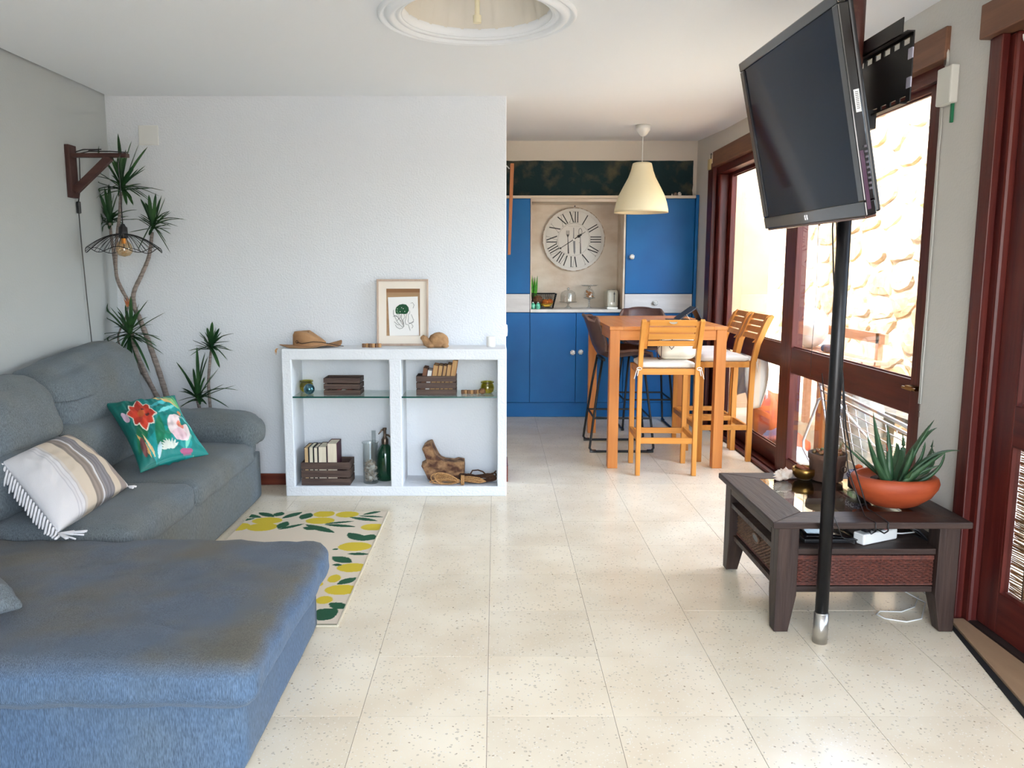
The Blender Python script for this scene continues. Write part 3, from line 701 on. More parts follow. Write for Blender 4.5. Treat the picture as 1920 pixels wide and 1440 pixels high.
# rug with lemons
RX0, RX1, RY0, RY1 = -1.40, -.622, 3.03, 4.552
LEMON, LEAFG, RB = lin((214, 190, 48)), lin((22, 84, 54)), lin((226, 212, 192))
R = Painter(RB)
def RP(u, v): p = onz(u, v); return p.x, p.y
def rl(u, v, w, h):   # lemon from its picture box centre and half sizes
    x, y = RP(u, v); x2, _ = RP(u + w, v); _, y2 = RP(u, v - h); R.ell(x, y, abs(x2 - x), abs(y2 - y), LEMON)
def rf(u0, v0, u1, v1, w, b=0): a = RP(u0, v0); c = RP(u1, v1); R.leaf(a[0], a[1], c[0], c[1], w * .62, LEAFG, b)
KX = 360 / 1920
def cc(x, y): return 400 + x * KX, 940 + y * KX
for x, y, w, h in ((540, 208, 150, 33), (265, 270, 100, 38), (490, 272, 150, 40), (1110, 140, 105, 32), (1340, 145, 115, 30), (1070, 208, 145, 32), (1600, 272, 125, 33),
                   (1415, 468, 165, 44), (1390, 680, 155, 44), (1210, 790, 65, 40), (1280, 902, 165, 50), (1110, 1005, 85, 40)):
    u, v = cc(x, y); rl(u, v, w * KX, h * KX)
for x0, y0, x1, y1, w in ((480, 178, 300, 145, .085), (610, 170, 455, 125, .09), (690, 120, 625, 165, .1), (690, 185, 890, 120, .09), (880, 195, 975, 130, .12), (240, 215, 420, 182, .06),
                          (655, 290, 740, 215, .1), (650, 298, 910, 238, .06), (1360, 172, 1650, 212, .075), (1450, 158, 1710, 172, .05), (1490, 150, 1690, 108, .06), (1110, 240, 1415, 212, .05), (1105, 245, 1430, 270, .07),
                          (930, 300, 1000, 270, .14), (920, 245, 1215, 330, .1), (1350, 330, 1510, 410, .13), (1510, 410, 1600, 345, .14), (1340, 540, 1560, 545, .06), (1190, 570, 1385, 630, .12),
                          (1190, 650, 1290, 655, .05), (1190, 500, 1255, 490, .04), (1240, 850, 1430, 780, .09), (1160, 1035, 1330, 1090, .1), (1050, 1100, 1200, 1180, .18), (1060, 1215, 1150, 1130, .14)):
    u0, v0 = cc(x0, y0); u1, v1 = cc(x1, y1); rf(u0, v0, u1, v1, w)
for k in range(8):    # continue the pattern under the chaise
    R.ell(-1.30 + random.random() * .45, 3.1 + k * .07, .09, .05, LEMON); R.leaf(-1.35 + random.random() * .4, 3.1 + k * .07, -1.1 + random.random() * .3, 3.15 + k * .07, .08, LEAFG)
rg = MB(); NU, NV_ = 190, 330
rg.grid(lambda u, v: (RX0 + (RX1 - RX0) * u, RY0 + (RY1 - RY0) * v, .0085 if 0 < u < 1 and 0 < v < 1 else .001), NU, NV_)
cols = []
for p in rg.v:
    jx, jy = .002 * nz(p[0] * 90, p[1] * 90), .002 * nz(p[1] * 90, p[0] * 90)
    if p[1] < RY0 + .012: cols.append(lin((120, 124, 92)))
    else: cols.append(R(p[0] + jx, p[1] + jy))
rg.col = cols
rug = rg.build('lemon_rug', vcmat('rug_weave', .95, .4, 350), None, label='cream rug printed with yellow lemons and green leaves on the floor beside the sofa', cat='rug')
q = MB(); q.tube([(RX1, RY0 + .004, .006), (RX1, RY1 - .004, .006)], .006, 6); q.tube([(RX0, RY0, .005), (RX1, RY0, .005)], .005, 6)
q.build('hem', mat('rug_hem', (206, 196, 172), .9), rug)

# ------------------------------------------------------------------ masonry shelf unit
SY0, SY1 = 4.893, 5.177
su = thing('shelf_unit', 'low white plastered shelf unit with two bays against the white wall', 'shelf', (-.62, 5.03, 0))
q = MB()
X = [-1.300, -1.240, -.648, -.574, .010, .067]
q.box(X[0], X[5], SY0, SY1, 0, .063); q.box(X[0], X[5], SY0, SY1, .851, .917)
q.box(X[0], X[1], SY0, SY1, .06, .855); q.box(X[2], X[3], SY0, SY1, .06, .855); q.box(X[4], X[5], SY0, SY1, .06, .855); q.box(X[0], X[5], 5.165, SY1, .05, .86)
q.build('carcass', WALLW, su, bevel=.008)
for a, b in ((X[1], X[2]), (X[3], X[4])):
    q = MB(); q.cur = 0; q.box(a + .001, b - .001, 4.896, 5.164, .618, .626)
    s_ = q.build('glass_shelf', GLASSG, su)
    q = MB(); q.box(a + .001, b - .001, 4.893, 4.896, .6175, .6265); q.build('shelf_edge', GEDGE, s_)
ZS = .9175; GS = .627; FS = .0635
def crate(name, x0, x1, y0, y1, z0, hgt, ns, label, rz=0):
    t = thing(name, label, 'crate', ((x0 + x1) / 2, (y0 + y1) / 2, z0), 'small wooden crates on the shelf unit')
    g_ = .0075; sh = (hgt - g_ * (ns - 1)) / ns; th = .007
    for k in range(ns):
        za = z0 + k * (sh + g_)
        for (a, b, c, d, ax) in ((x0, x1, y0, y0 + th, 'x'), (x0, x1, y1 - th, y1, 'x'), (x0, x0 + th, y0 + th + .0005, y1 - th - .0005, 'y'), (x1 - th, x1, y0 + th + .0005, y1 - th - .0005, 'y')):
            q = MB(); q.box(a, b, c, d, za, za + sh); q.build('slat', CRATE[ax], t, bevel=.001)
    q = MB(); q.box(x0 + th, x1 - th, y0 + th, y1 - th, z0, z0 + .006); q.build('bottom', CRATE['x'], t)
    for a in (x0 + th, x1 - th - .014):
        for b in (y0 + th, y1 - th - .014): q = MB(); q.box(a, a + .014, b, b + .014, z0 + .006, z0 + hgt - .002); q.build('corner_post', CRATE['z'], t)
    return t
def book(x, w, y0, y1, z0, h, cov, label, tilt=0, grp=None, page=None, yaw=0):
    """upright book, pages towards the camera; tilt leans the top towards +x"""
    t = thing('book', label, 'book', (x, y0, z0), grp)
    c = mat('cover_%d_%d_%d' % cov, cov, .6); pg = page or PAPER; e = .0025
    q = MB(); q.cur = 0
    q.box(0, e, 0, y1 - y0, 0, h); q.box(w - e, w, 0, y1 - y0, 0, h); q.box(0, w, y1 - y0 - e, y1 - y0, 0, h)
    o = q.build('cover', c, t, local=True)
    q = MB(); q.box(e, w - e, .003, y1 - y0 - e, .002, h - .004); o2 = q.build('pages', pg, t, local=True)
    t.rotation_euler = (0, tilt, yaw); return t
crate('wooden_crate', -1.207, -.905, 4.915, 5.08, FS, .145, 3, 'brown slatted crate full of books on the floor of the left bay')
bx = -1.187
for w, h, cov, lab, pg in ((.026, .232, (60, 44, 44), 'thin book with tan page edges, leftmost in the crate of the lower left bay', mat('tan_pages', (206, 176, 130), .9)),
                       (.026, .235, (40, 52, 46), 'slim dark green hardback with white pages beside the tan edged book', None),
                       (.024, .232, (52, 40, 44), 'slim dark hardback between the green one and the first thick book', None),
                       (.052, .238, (50, 52, 50), 'thick dark hardback with cream pages left of the maroon one', None),
                       (.062, .258, (72, 20, 40), 'thickest and tallest maroon hardback at the right end of the crate', None)):
    book(bx, w, 4.925, 5.065, FS + .0065, h, cov, lab, 0, 'hardback books in the lower left bay', pg); bx += w + .0035
crate('wooden_crate', -1.060, -.835, 4.95, 5.10, GS, .105, 3, 'nearly empty brown slatted crate on the left glass shelf')
for k, c in enumerate(((150, 60, 50), (206, 196, 180), (170, 90, 70))):
    q = MB(); q.box(-.985 + k * .03, -.960 + k * .03, 4.97, 5.05, GS + .007, GS + .030)
    q.build('small_box', mat('smallbox%d' % k, c, .6), None, label=('tiny %s box inside the nearly empty crate' % ('red', 'cream', 'rust')[k]), cat='box', bevel=.002)
crate('wooden_crate', -.489, -.244, 4.95, 5.09, GS, .118, 3, 'brown slatted crate of paperbacks on the right glass shelf')
bx = -.470
OLDP = mat('old_pages', (196, 160, 112), .9, 0, (180, 142, 94), 60, (1, 1, .1)); WHP = mat('white_pages', (232, 230, 224), .9)
for w, h, cov, pg, lab in ((.026, .165, (110, 66, 48), mat('brown_pages', (120, 84, 62), .9), 'brown paperback at the left end of the upper crate'), (.030, .150, (90, 60, 50), WHP, 'white edged paperback second in the upper crate'),
                           (.030, .182, (160, 96, 52), OLDP, 'yellowed paperback with orange cover right of the white edged one'), (.027, .180, (90, 62, 44), OLDP, 'yellowed paperback fourth in the upper crate, in the middle'),
                           (.022, .178, (84, 44, 36), OLDP, 'thin yellowed paperback with dark red cover, fifth in the upper crate'), (.026, .186, (110, 76, 50), OLDP, 'yellowed paperback just left of the tallest one'),
                           (.030, .212, (170, 110, 60), OLDP, 'tallest yellowed paperback at the right end of the upper crate')):
    book(bx, w, 4.965, 5.075, GS + .008, h, cov, lab, .16, 'paperbacks in the upper right crate', pg); bx += w + .0022

def votive(x, y, z, s, label):
    t = thing('glass_votive', label, 'glass jar', (x, y, z), 'olive glass votive jars on the glass shelves')
    q = MB(); q.lathe([(.001, 0), (.028, 0), (.040, .014), (.043, .035), (.038, .055), (.033, .062), (.041, .069), (.041, .073), (.030, .072), (.028, .060), (.036, .052), (.039, .034), (.035, .012), (.001, .008)], (x, y, z), 28)
    q.build('jar', GOLIVE, t, smooth=True)
    q = MB(); q.lathe([(.001, .009), (.034, .009), (.036, .028), (.001, .028)], (x, y, z), 20); q.build('wax', mat('olive_wax', (206, 190, 40), .5), t)
    q = MB(); q.tube([(x + .0405 * cos(a), y + .0405 * sin(a), z + .066) for a in [2 * pi * k / 24 for k in range(24)]], .0013, 5, True); q.build('wire', BLACKM, t)
votive(-1.197, 5.09, GS, 1, 'olive glass votive jar behind the blue glass ball, left shelf')
votive(-.052, 5.04, GS, 1, 'olive glass votive jar at the right end of the right shelf')
q = MB(); q.ball((-1.155, 4.975, GS + .034), .034, n=28, m=18)
q.build('glass_ball', mat('teal_mirror_glass', (70, 110, 120), .05, .8, (190, 214, 216), 14, ramp=(.45, .55)), None, smooth=True, label='teal blown glass ball in front of the left votive jar', cat='ball')
def caterpillar(x, y, z, n, L, label, m=None):
    t = thing('wooden_caterpillar', label, 'wooden toy', (x, y, z))
    for k in range(n):
        q = MB(); q.cyl((x + k * L / n, y + .006 * sin(k * 1.6), z), (x + k * L / n, y + .006 * sin(k * 1.6), z + .024), L / n * .52, n=14)
        q.build('segment', mat('tan_wood%d' % (k % 2), (186, 142, 96) if k % 2 else (120, 84, 58), .6), t, bevel=.001)
caterpillar(-.815, 5.0, ZS, 6, .118, 'carved wooden caterpillar puzzle left of the picture frame')
caterpillar(-.205, 5.0, GS, 6, .115, 'carved wooden caterpillar puzzle on the right glass shelf')
q = MB(); q.ball((-.083, 4.985, GS + .019), .022, .02, .019, fn=lambda p: .15 * nz(p.x * 3, p.y * 3, p.z * 3))
q.build('wood_knot', mat('knot', (150, 110, 76), .8, 0, (110, 76, 50), 60), None, smooth=True, label='small lumpy wood knot beside the right votive jar', cat='ornament')

# jar of shells, inner tube, siphon
t = thing('shell_jar', 'tall clear glass jar half filled with white seashells', 'jar', (-.786, 4.985, FS))
q = MB(); R0 = .0475; q.lathe([(.001, 0), (R0 - .004, 0), (R0, .006), (R0, .25), (R0 + .006, .262), (R0 + .003, .262), (R0 - .003, .25), (R0 - .003, .012), (.001, .01)], (-.786, 4.985, FS), 36); q.build('glass', GLASSC, t, smooth=True)
SH = [mat('shell%d' % k, c, .6, 0, c2, 80) for k, (c, c2) in enumerate((((226, 216, 204), (180, 160, 140)), ((240, 236, 230), (206, 196, 184)), ((150, 132, 118), (206, 190, 172))))]
shells = []
for k in range(64):
    a = random.uniform(0, 6.28); r = sqrt(random.random()) * .034; z = FS + .018 + k * .0019
    q = MB(); sx = random.uniform(.009, .015)
    def sf(u, v, sx=sx): 
        th = (u - .5) * 2.6; rr = v * sx * 2; return (rr * sin(th), .35 * sx * (1 - (2 * v - 1) ** 2) + .0012 * cos(u * 40) * v, rr * cos(th) - sx)
    q.grid(sf, 10, 4)
    Rm = Matrix.Rotation(random.uniform(0, 6), 3, 'Z') @ Matrix.Rotation(random.uniform(-1, 1), 3, 'X') @ Matrix.Rotation(random.uniform(0, 6), 3, 'Y')
    q.v = [tuple(Rm @ Vector(p) + Vector((-.786 + r * cos(a), 4.985 + r * sin(a), z))) for p in q.v]
    q.build('seashell', SH[k % 3], None, smooth=True, label=('beige seashell among those in the tall clear jar', 'white seashell among those in the tall clear jar', 'brownish grey seashell among those in the tall clear jar')[k % 3], cat='shell', group=('beige', 'white', 'brownish')[k % 3] + ' seashells in the glass jar')
q = MB(); q.lathe([(.001, .001), (.018, .001), (.020, .004), (.020, .215), (.0165, .228), (.014, .24), (.014, .318), (.011, .318), (.011, .235), (.016, .215), (.017, .006), (.001, .006)], (-.775, 5.062, FS), 24)
q.build('glass_bottle', GLASSC, None, smooth=True, label='clear narrow necked glass bottle behind the shell jar', cat='bottle')
t = thing('soda_siphon', 'dark green glass soda siphon with metal spout', 'bottle', (-.688, 5.06, FS))
q = MB(); q.lathe([(.001, 0), (.050, 0), (.054, .006), (.055, .15), (.052, .18), (.038, .21), (.024, .228), (.018, .236), (.001, .236)], (-.704, 5.06, FS), 32)
q.build('bottle', mat('green_siphon', (6, 58, 34), .06, 0, (4, 40, 24), 6, coat=.6), t, smooth=True)
mt = mat('old_metal', (112, 96, 84), .35, .9)
q = MB(); q.lathe([(.019, .228), (.022, .238), (.022, .262), (.015, .272), (.009, .285), (.009, .320), (.013, .325), (.013, .336), (.001, .338)], (-.704, 5.06, FS), 20); q.build('cap', mt, t, smooth=True)
q = MB(); q.tube([(-.704, 5.06, FS + .326), (-.722, 5.05, FS + .324), (-.734, 5.045, FS + .306), (-.742, 5.042, FS + .298)], [.007, .006, .004, .003], 8); q.build('lever', mt, t, smooth=True)
q = MB(); q.tube([(-.704, 5.06, FS + .292), (-.682, 5.055, FS + .29), (-.664, 5.05, FS + .276), (-.655, 5.05, FS + .255)], [.006, .006, .005, .004], 8); q.build('spout', mt, t, smooth=True)

# driftwood and rope
q = MB(); sil = [(p.x, p.z) for p in [ony(750 + u / 9.6, 800 + v / 9.6, 5.03) for u, v in ((400, 370), (430, 320), (480, 282), (530, 262), (572, 255), (600, 335), (640, 430), (690, 505), (740, 560), (800, 592), (900, 588), (1000, 600), (1080, 590), (1158, 597), (1166, 700), (1160, 850), (1000, 960), (700, 975), (560, 965), (505, 900), (440, 780), (385, 670), (430, 640), (480, 610), (465, 540), (435, 460))]]
n = len(sil); vs = []; 
for lay, (sc, yy) in enumerate(((.90, 5.115), (1.0, 5.10), (1.0, 5.03), (.985, 5.005), (.90, 4.995))):
    cx_, cz_ = -.36, .17
    for k, (x, z) in enumerate(sil): vs.append((cx_ + (x - cx_) * sc + .008 * nz(x * 30, lay), yy + .012 * nz(x * 20, z * 20, lay), max(FS + .001 + .006, cz_ + (z - cz_) * sc + .006 * nz(z * 40, x * 20, lay))))
fs = [(l * n + k, l * n + (k + 1) % n, (l + 1) * n + (k + 1) % n, (l + 1) * n + k) for l in range(4) for k in range(n)] + [tuple(range(n)), tuple(4 * n + k for k in range(n))[::-1]]
q.add([(a, b, c - .006) for a, b, c in vs], fs)
q.build('driftwood', mat('driftwood', (84, 52, 36), .9, 0, (170, 130, 92), 16, (1, 1, 1.5), .7, 50, ramp=(.42, .66)), None, label='rough brown driftwood stump in the lower right bay', cat='driftwood', smooth=False)
ROPE = mat('jute_rope', (206, 160, 106), .95, 0, (160, 114, 70), 200, bump=.3, bscale=500)
ROPED = mat('dark_jute', (96, 62, 40), .95, 0, (70, 46, 32), 200, bump=.8, bscale=500)
t = thing('rope_bundle', 'tied bundle of tan and dark jute rope in front of the driftwood', 'rope', (-.25, 4.95, FS))
q = MB()
for k in range(9):
    w, h = random.uniform(.060, .098), .004 + .0036 * k; c = -.318 + (.098 - w) * .5; pts = []
    for m in range(21):
        a = 2 * pi * m / 20; pts.append((c + w * cos(a), 4.950 - .003 * k + .012 * sin(a + k), FS + .006 + h * (1 + sin(a)) * (1 - .45 * cos(a)) + .002 * nz(k, m)))
    q.tube(pts, .0034, 6)
for k in range(5): q.tube([(-.215, 4.935 + .004 * k, FS + .026 + .005 * k), (-.16, 4.925 + .004 * k, FS + .022 + .007 * k), (-.10, 4.93, FS + .012 + .008 * k), (-.06, 4.935, FS + .02)], .0034, 6)
for k in range(3): q.tube([(-.213 + k * .007, 4.93 + .035 * cos(a), FS + .03 + .027 * sin(a)) for a in [2 * pi * m / 12 for m in range(12)]], .0042, 6, True)
q.build('tan_coil', ROPE, t, smooth=True, kind='stuff')
q = MB()
for k in range(12):
    c = -.105 + random.uniform(-.03, .03); w = random.uniform(.06, .110); h = random.uniform(.014, .040); pts = []
    for m in range(17):
        a = 2 * pi * m / 16; pts.append((min(.003, c + w * cos(a)), 4.975 + .02 * sin(a + k) + .001 * k, FS + .008 + h * (1 + sin(a)) * (.8 + .3 * cos(2 * a))))
    q.tube(pts, .0048, 6)
q.tube([(-.16, 4.96, .12), (-.145, 4.96, .147), (-.11, 4.96, .150), (-.08, 4.96, .14), (-.065, 4.96, .125)], .0045, 6)
q.tube([(-.06, 4.97, .10), (-.02, 4.97, .12), (.004, 4.975, .142)], .0045, 6)
q.build('dark_coil', ROPED, t, smooth=True, kind='stuff')

# things on top of the shelf unit
t = thing('picture_frame', 'pale framed print of a green jellyfish leaning on the wall', 'picture', (-.59, 5.1, ZS))
tl_, br_ = (-.748, 1.332), (-.425, ZS)
W_, H_ = .325, .416; lean_ = .10
def fr(x, z, d=0): return (-.7485 + x, 5.165 - (H_ - z) * lean_ - .012 - d, ZS + z + .0005)
def fbox(q, x0, x1, z0, z1, d0, d1):
    vs = [fr(x, z, d) for z in (z0, z1) for d in (d0, d1) for x in (x0, x1)]
    q.add(vs, [(0, 2, 3, 1), (4, 5, 7, 6), (0, 1, 5, 4), (2, 6, 7, 3), (0, 4, 6, 2), (1, 3, 7, 5)])
FW = mat('pale_frame_wood', (176, 152, 134), .5, 0, (196, 174, 156), 30, (1, 1, .2)); MAT_ = mat('cream_mount', (236, 226, 212), .8)
e = .013
for (a, b, c, d) in ((0, W_, 0, e), (0, W_, H_ - e, H_), (0, e, e, H_ - e), (W_ - e, W_, e, H_ - e)):
    q = MB(); fbox(q, a, b, c, d, -.004, .014); q.build('frame_rail', FW, t, bevel=.0015)
mx0, mx1, mz0, mz1 = .060, .272, .062, .357
q = MB()
for (a, b, c, d) in ((e, W_ - e, e, mz0), (e, W_ - e, mz1, H_ - e), (e, mx0, mz0, mz1), (mx1, W_ - e, mz0, mz1)): fbox(q, a, b, c, d, .002, .0055)
q.build('mount', MAT_, t)
q = MB(); fbox(q, mx0 - .002, mx1 + .002, mz0 - .002, mz1 + .002, -.002, .0005); q.build('backing_board', mat('kraft_board', (160, 126, 92), .8, 0, (176, 144, 110), 20, (.1, 1, 1)), t)
q = MB(); fbox(q, mx0, mx1, mz1 - .024, mz1, .0006, .0012); q.build('backing_band', mat('kraft_band', (138, 98, 64), .8), t)
q = MB(); pz = [fr(.070, .303, .002), fr(.258, .308, .002), fr(.266, .064, .002), fr(.080, .062, .002)]; q.add(pz + [(p[0], p[1] + .001, p[2]) for p in pz], [(3, 2, 1, 0), (4, 5, 6, 7), (0, 1, 5, 4), (1, 2, 6, 5), (2, 3, 7, 6), (3, 0, 4, 7)])
sheet = q.build('print_sheet', mat('print_paper', (238, 236, 232), .8), t)
q = MB()
def jp(u, v): # crop pixels of the close-up (1728x1440 over 180x150) -> frame coordinates
    return fr((u - 245) / 905 * W_, (1335 - v) / 1200 * H_, .0028)
def line(pts, w):
    pts = [jp(*p) for p in pts]; q.tube(pts, w, 4)
bell = [(570, 690), (585, 640), (640, 595), (700, 582), (760, 592), (800, 640), (808, 700), (780, 750), (740, 765), (690, 760), (640, 760), (600, 770), (575, 740)]
JG = mat('jelly_green', (14, 88, 46), .7, 0, (8, 60, 30), 120)
qb = MB(); n = len(bell); qb.add([jp(*p) for p in bell], [tuple(range(n))[::-1]]); qb.build('jellyfish_bell', JG, sheet)
for pts in ([(540, 690), (535, 760), (570, 830), (600, 900), (650, 960), (700, 1000)], [(640, 760), (620, 820), (650, 880), (690, 940), (715, 990), (690, 1020), (640, 1030), (590, 1000), (570, 960)],
            [(680, 765), (670, 830), (690, 880), (710, 950)], [(720, 765), (740, 820), (700, 870), (715, 930), (720, 990)], [(770, 750), (760, 830), (740, 900), (750, 945), (800, 960), (830, 1060)],
            [(790, 750), (800, 830), (790, 900), (820, 930), (880, 900), (890, 870), (850, 770)], [(560, 800), (600, 810), (640, 860), (680, 900)], [(530, 810), (560, 790), (610, 800)], [(840, 570), (870, 555), (900, 600), (880, 660)],
            [(850, 940), (880, 980), (860, 1020)], [(800, 940), (850, 930), (895, 900)], [(660, 780), (650, 830), (600, 880)], [(820, 700), (825, 740), (810, 770)], [(550, 900), (600, 950), (640, 960)]):
    line(pts, .0010)
q.build('jellyfish_tentacles', mat('ink', (24, 34, 36), .7), sheet)
q = MB()
for (u, v) in ((680, 650), (710, 665), (605, 670), (600, 710), (655, 720), (735, 715), (615, 750)):
    c = jp(u, v); q.ball((c[0], c[1] - .0006, c[2]), .0025, .0006, .0030, 8, 6)
q.build('bell_spots', mat('print_spots', (206, 214, 200), .7), sheet)

# straw coloured felt hat
HATM = mat('tan_felt', (176, 136, 98), .95, 0, (156, 116, 80), 8, bump=.25, bscale=80)
t = thing('hat', 'floppy tan felt hat with a dark cord at the left end of the shelf unit', 'hat', (-1.14, 5.02, ZS))
def brim(u, v):
    a = 2 * pi * u; r = .075 + .085 * v; x = -1.165 + r * cos(a) * (1.12 if cos(a) < 0 else 1.30); y = 5.04 + r * sin(a) * .78
    z = ZS + .004 + .006 * (1 - v) + .012 * v * max(0, sin(2 * a + 1)) + .012 * v * max(0, cos(a)) * (1 + sin(5 * a)) 
    return (x, y, z)
q = MB(); q.grid(brim, 60, 8); q.build('brim', HATM, t, smooth=True, solid=.003)
q = MB()
def crown(u, v):
    a = 2 * pi * u; prof = [(.082, 0), (.081, .03), (.080, .066), (.072, .086), (.045, .088), (.002, .080)]
    k = v * 5; i = min(4, int(k)); f = k - i; r = prof[i][0] * (1 - f) + prof[i + 1][0] * f; z = prof[i][1] * (1 - f) + prof[i + 1][1] * f
    x = -1.165 + r * cos(a) * (1.18 if cos(a) < 0 else 1.35); sl_ = max(0, cos(a)) * r / .08
    return (x, 5.04 + r * sin(a) * .80, ZS + .010 + z * (1 - .72 * sl_) + .004 * sin(3 * a + v * 4) * v)
q.grid(crown, 48, 20); q.build('crown', HATM, t, smooth=True)
q = MB(); q.tube([(-1.22, 4.972, .952), (-1.19, 4.968, .944), (-1.16, 4.966, .948), (-1.12, 4.966, .955), (-1.07, 4.972, .952), (-1.02, 4.98, .942), (-.97, 4.985, .930), (-.937, 4.99, .926)], .0022, 6)
q.tube([(-1.22 + .007 * cos(a), 4.971, .954 + .009 * sin(a)) for a in [2 * pi * k / 8 for k in range(8)]], .0018, 5, True)
q.build('cord', mat('hat_cord', (44, 32, 28), .8), t, smooth=True)
q = MB()
for k in range(10): 
    x = -1.325 + random.uniform(-.012, .01); q.tube([(x, 4.905, ZS + .003), (x - .004, 4.886, ZS - .006), (x - .006 + random.uniform(-.004, .004), 4.884, ZS - random.uniform(.015, .035))], .0009, 4)
q.build('loose_threads', ROPE, t, kind='stuff')
# stone tortoise
t = thing('tortoise_figure', 'carved tan tortoise figure right of the picture frame', 'ornament', (-.36, 5.0, ZS))
TM = mat('carved_tan', (176, 138, 98), .85, 0, (146, 110, 76), 26, bump=.5, bscale=60)
q = MB(); q.ball((-.353, 5.0, ZS + .036), .064, .052, .058, 26, 18, fn=lambda p: .05 * nz(p.x * 4, p.y * 4, p.z * 4) - (.28 if p.z < -.5 else 0) * (-p.z - .5) * 2)
q.v = [(x, y, max(z, ZS + .0005)) for x, y, z in q.v]; q.build('shell', TM, t, smooth=True)
q = MB(); q.tube([(-.395, 4.99, ZS + .022), (-.425, 4.982, ZS + .034), (-.440, 4.978, ZS + .060), (-.452, 4.975, ZS + .068)], [.034, .026, .019, .015], 12); q.ball((-.443, 4.976, ZS + .060), .019, .016, .016); q.build('head', TM, t, smooth=True)
q = MB(); q.ball((-.395, 4.965, ZS + .013), .022, .014, .013); q.ball((-.310, 4.963, ZS + .013), .024, .014, .013); q.build('feet', TM, t, smooth=True)
q = MB(); q.cyl((-.030, 5.05, ZS), (-.030, 5.05, ZS + .064), .027, n=32); q.cyl((-.030, 5.05, ZS + .064), (-.030, 5.05, ZS + .068), .001, n=6)
q.build('pillar_candle', WHITEC, None, bevel=.002, smooth=False, label='short white pillar candle at the right end of the shelf unit', cat='candle')

# ------------------------------------------------------------------ wall bits
q = MB(); q.box(-2.201, -2.08, 5.165, 5.177, 2.155, 2.273); q.build('wall_plate', mat('offwhite_plate', (232, 232, 228), .5), None, bevel=.003, label='square off-white cover plate high on the white wall', cat='wall plate')
q = MB(); q.lathe([(.001, .012), (.035, .010), (.042, 0)], (.067, 5.30, 1.0), 24, axis='x'); q.build('round_switch', WHITEP, None, smooth=True, label='round white light switch on the end face of the white wall', cat='switch')
t = thing('hanging_board', 'orange wooden board hung on the end face of the white wall', 'board', (.085, 5.42, 1.52))
q = MB(); q.add([(.080, 5.36, 1.49), (.098, 5.36, 1.49), (.098, 5.44, 1.49), (.080, 5.44, 1.49), (.095, 5.36, 2.07), (.119, 5.36, 2.07), (.119, 5.44, 2.07), (.095, 5.44, 2.07)],
             [(3, 2, 1, 0), (4, 5, 6, 7), (0, 1, 5, 4), (1, 2, 6, 5), (2, 3, 7, 6), (3, 0, 4, 7)]); q.build('board', wood('board_wood', (128, 74, 40), (156, 96, 54), 'z', .5), t, bevel=.002)
q = MB(); q.tube([(.070, 5.40, 2.06), (.090, 5.40, 2.04)], .004, 8); q.build('hook', CHROME, t)
eb = thing('junction_box', 'white electrical junction box at the top of the window pier with painted cables', 'electrical box', (XR, 3.46, 2.05))
q = MB(); q.box(XR - .035, XR, 3.41, 3.52, 2.065, 2.215); q.build('box', mat('painted_box', (214, 212, 202), .6), eb, bevel=.006)
q = MB(); q.box(XR - .012, XR - .002, 3.43, 3.442, 1.99, 2.066); q.build('green_tape', mat('green_tape', (20, 110, 70), .6), eb)
q = MB()
for off, r in ((0, .004), (.012, .003)):
    q.tube([(XR - .006, 3.515 + off + .006 * nz(k * 1.7, off * 90), 2.07 - k * .09) for k in range(15)], r, 6)
q.tube([(XR - .006, 3.49, 2.21), (XR - .006, 3.50, 2.27), (XR - .006, 3.515, 2.33), (XR - .006, 3.515, 2.385)], .006, 6)
q.build('painted_cables', mat('painted_cable', (196, 194, 186), .8), eb, smooth=True)
q = MB()
for k in range(60):
    zz = .75 + k * .027; q.box(XR - .003, XR + .0, 3.524 + .004 * nz(k * .9), 3.533, zz, zz + .02 + .012 * nz(k * 3.3))
q.build('ragged_edge', mat('filler_edge', (120, 106, 98), .9), eb, kind='stuff')
q = MB(); q.box(XR - .022, XR - .001, 7.20, 7.27, 2.25, 2.34)
tg = thing('hanging_tag', 'small cream box hanging from a wire at the far end of the window header', 'tag', (XR - .01, 7.23, 2.25)); q.build('box', mat('cream_tag', (196, 178, 128), .6), tg, bevel=.003)
q = MB(); q.tube([(XR - .012, 7.20 + .02 * cos(a), 2.362 + .022 * sin(a)) for a in [2 * pi * k / 12 for k in range(12)]], .003, 5, True); q.build('wire', BLACKM, tg)
q = MB(); yy = 4.70; q.tube([(1.842, yy, 2.30)] + [(1.842 + .004 * sin(k), yy, 2.2 - k * .12) for k in range(12)] + [(1.838, yy, .78)], .0016, 5)
ct = thing('blind_pull_cord', 'thin black pull cord with a bead hanging in front of the window', 'cord', (1.842, yy, .78)); q.build('cord', BLACKS, ct)
q = MB(); q.lathe([(.001, 1.64), (.006, 1.642), (.007, 1.665), (.001, 1.668)], (1.842, yy, 0), 10); q.build('bead', mat('bead', (70, 52, 44), .5), ct, smooth=True)

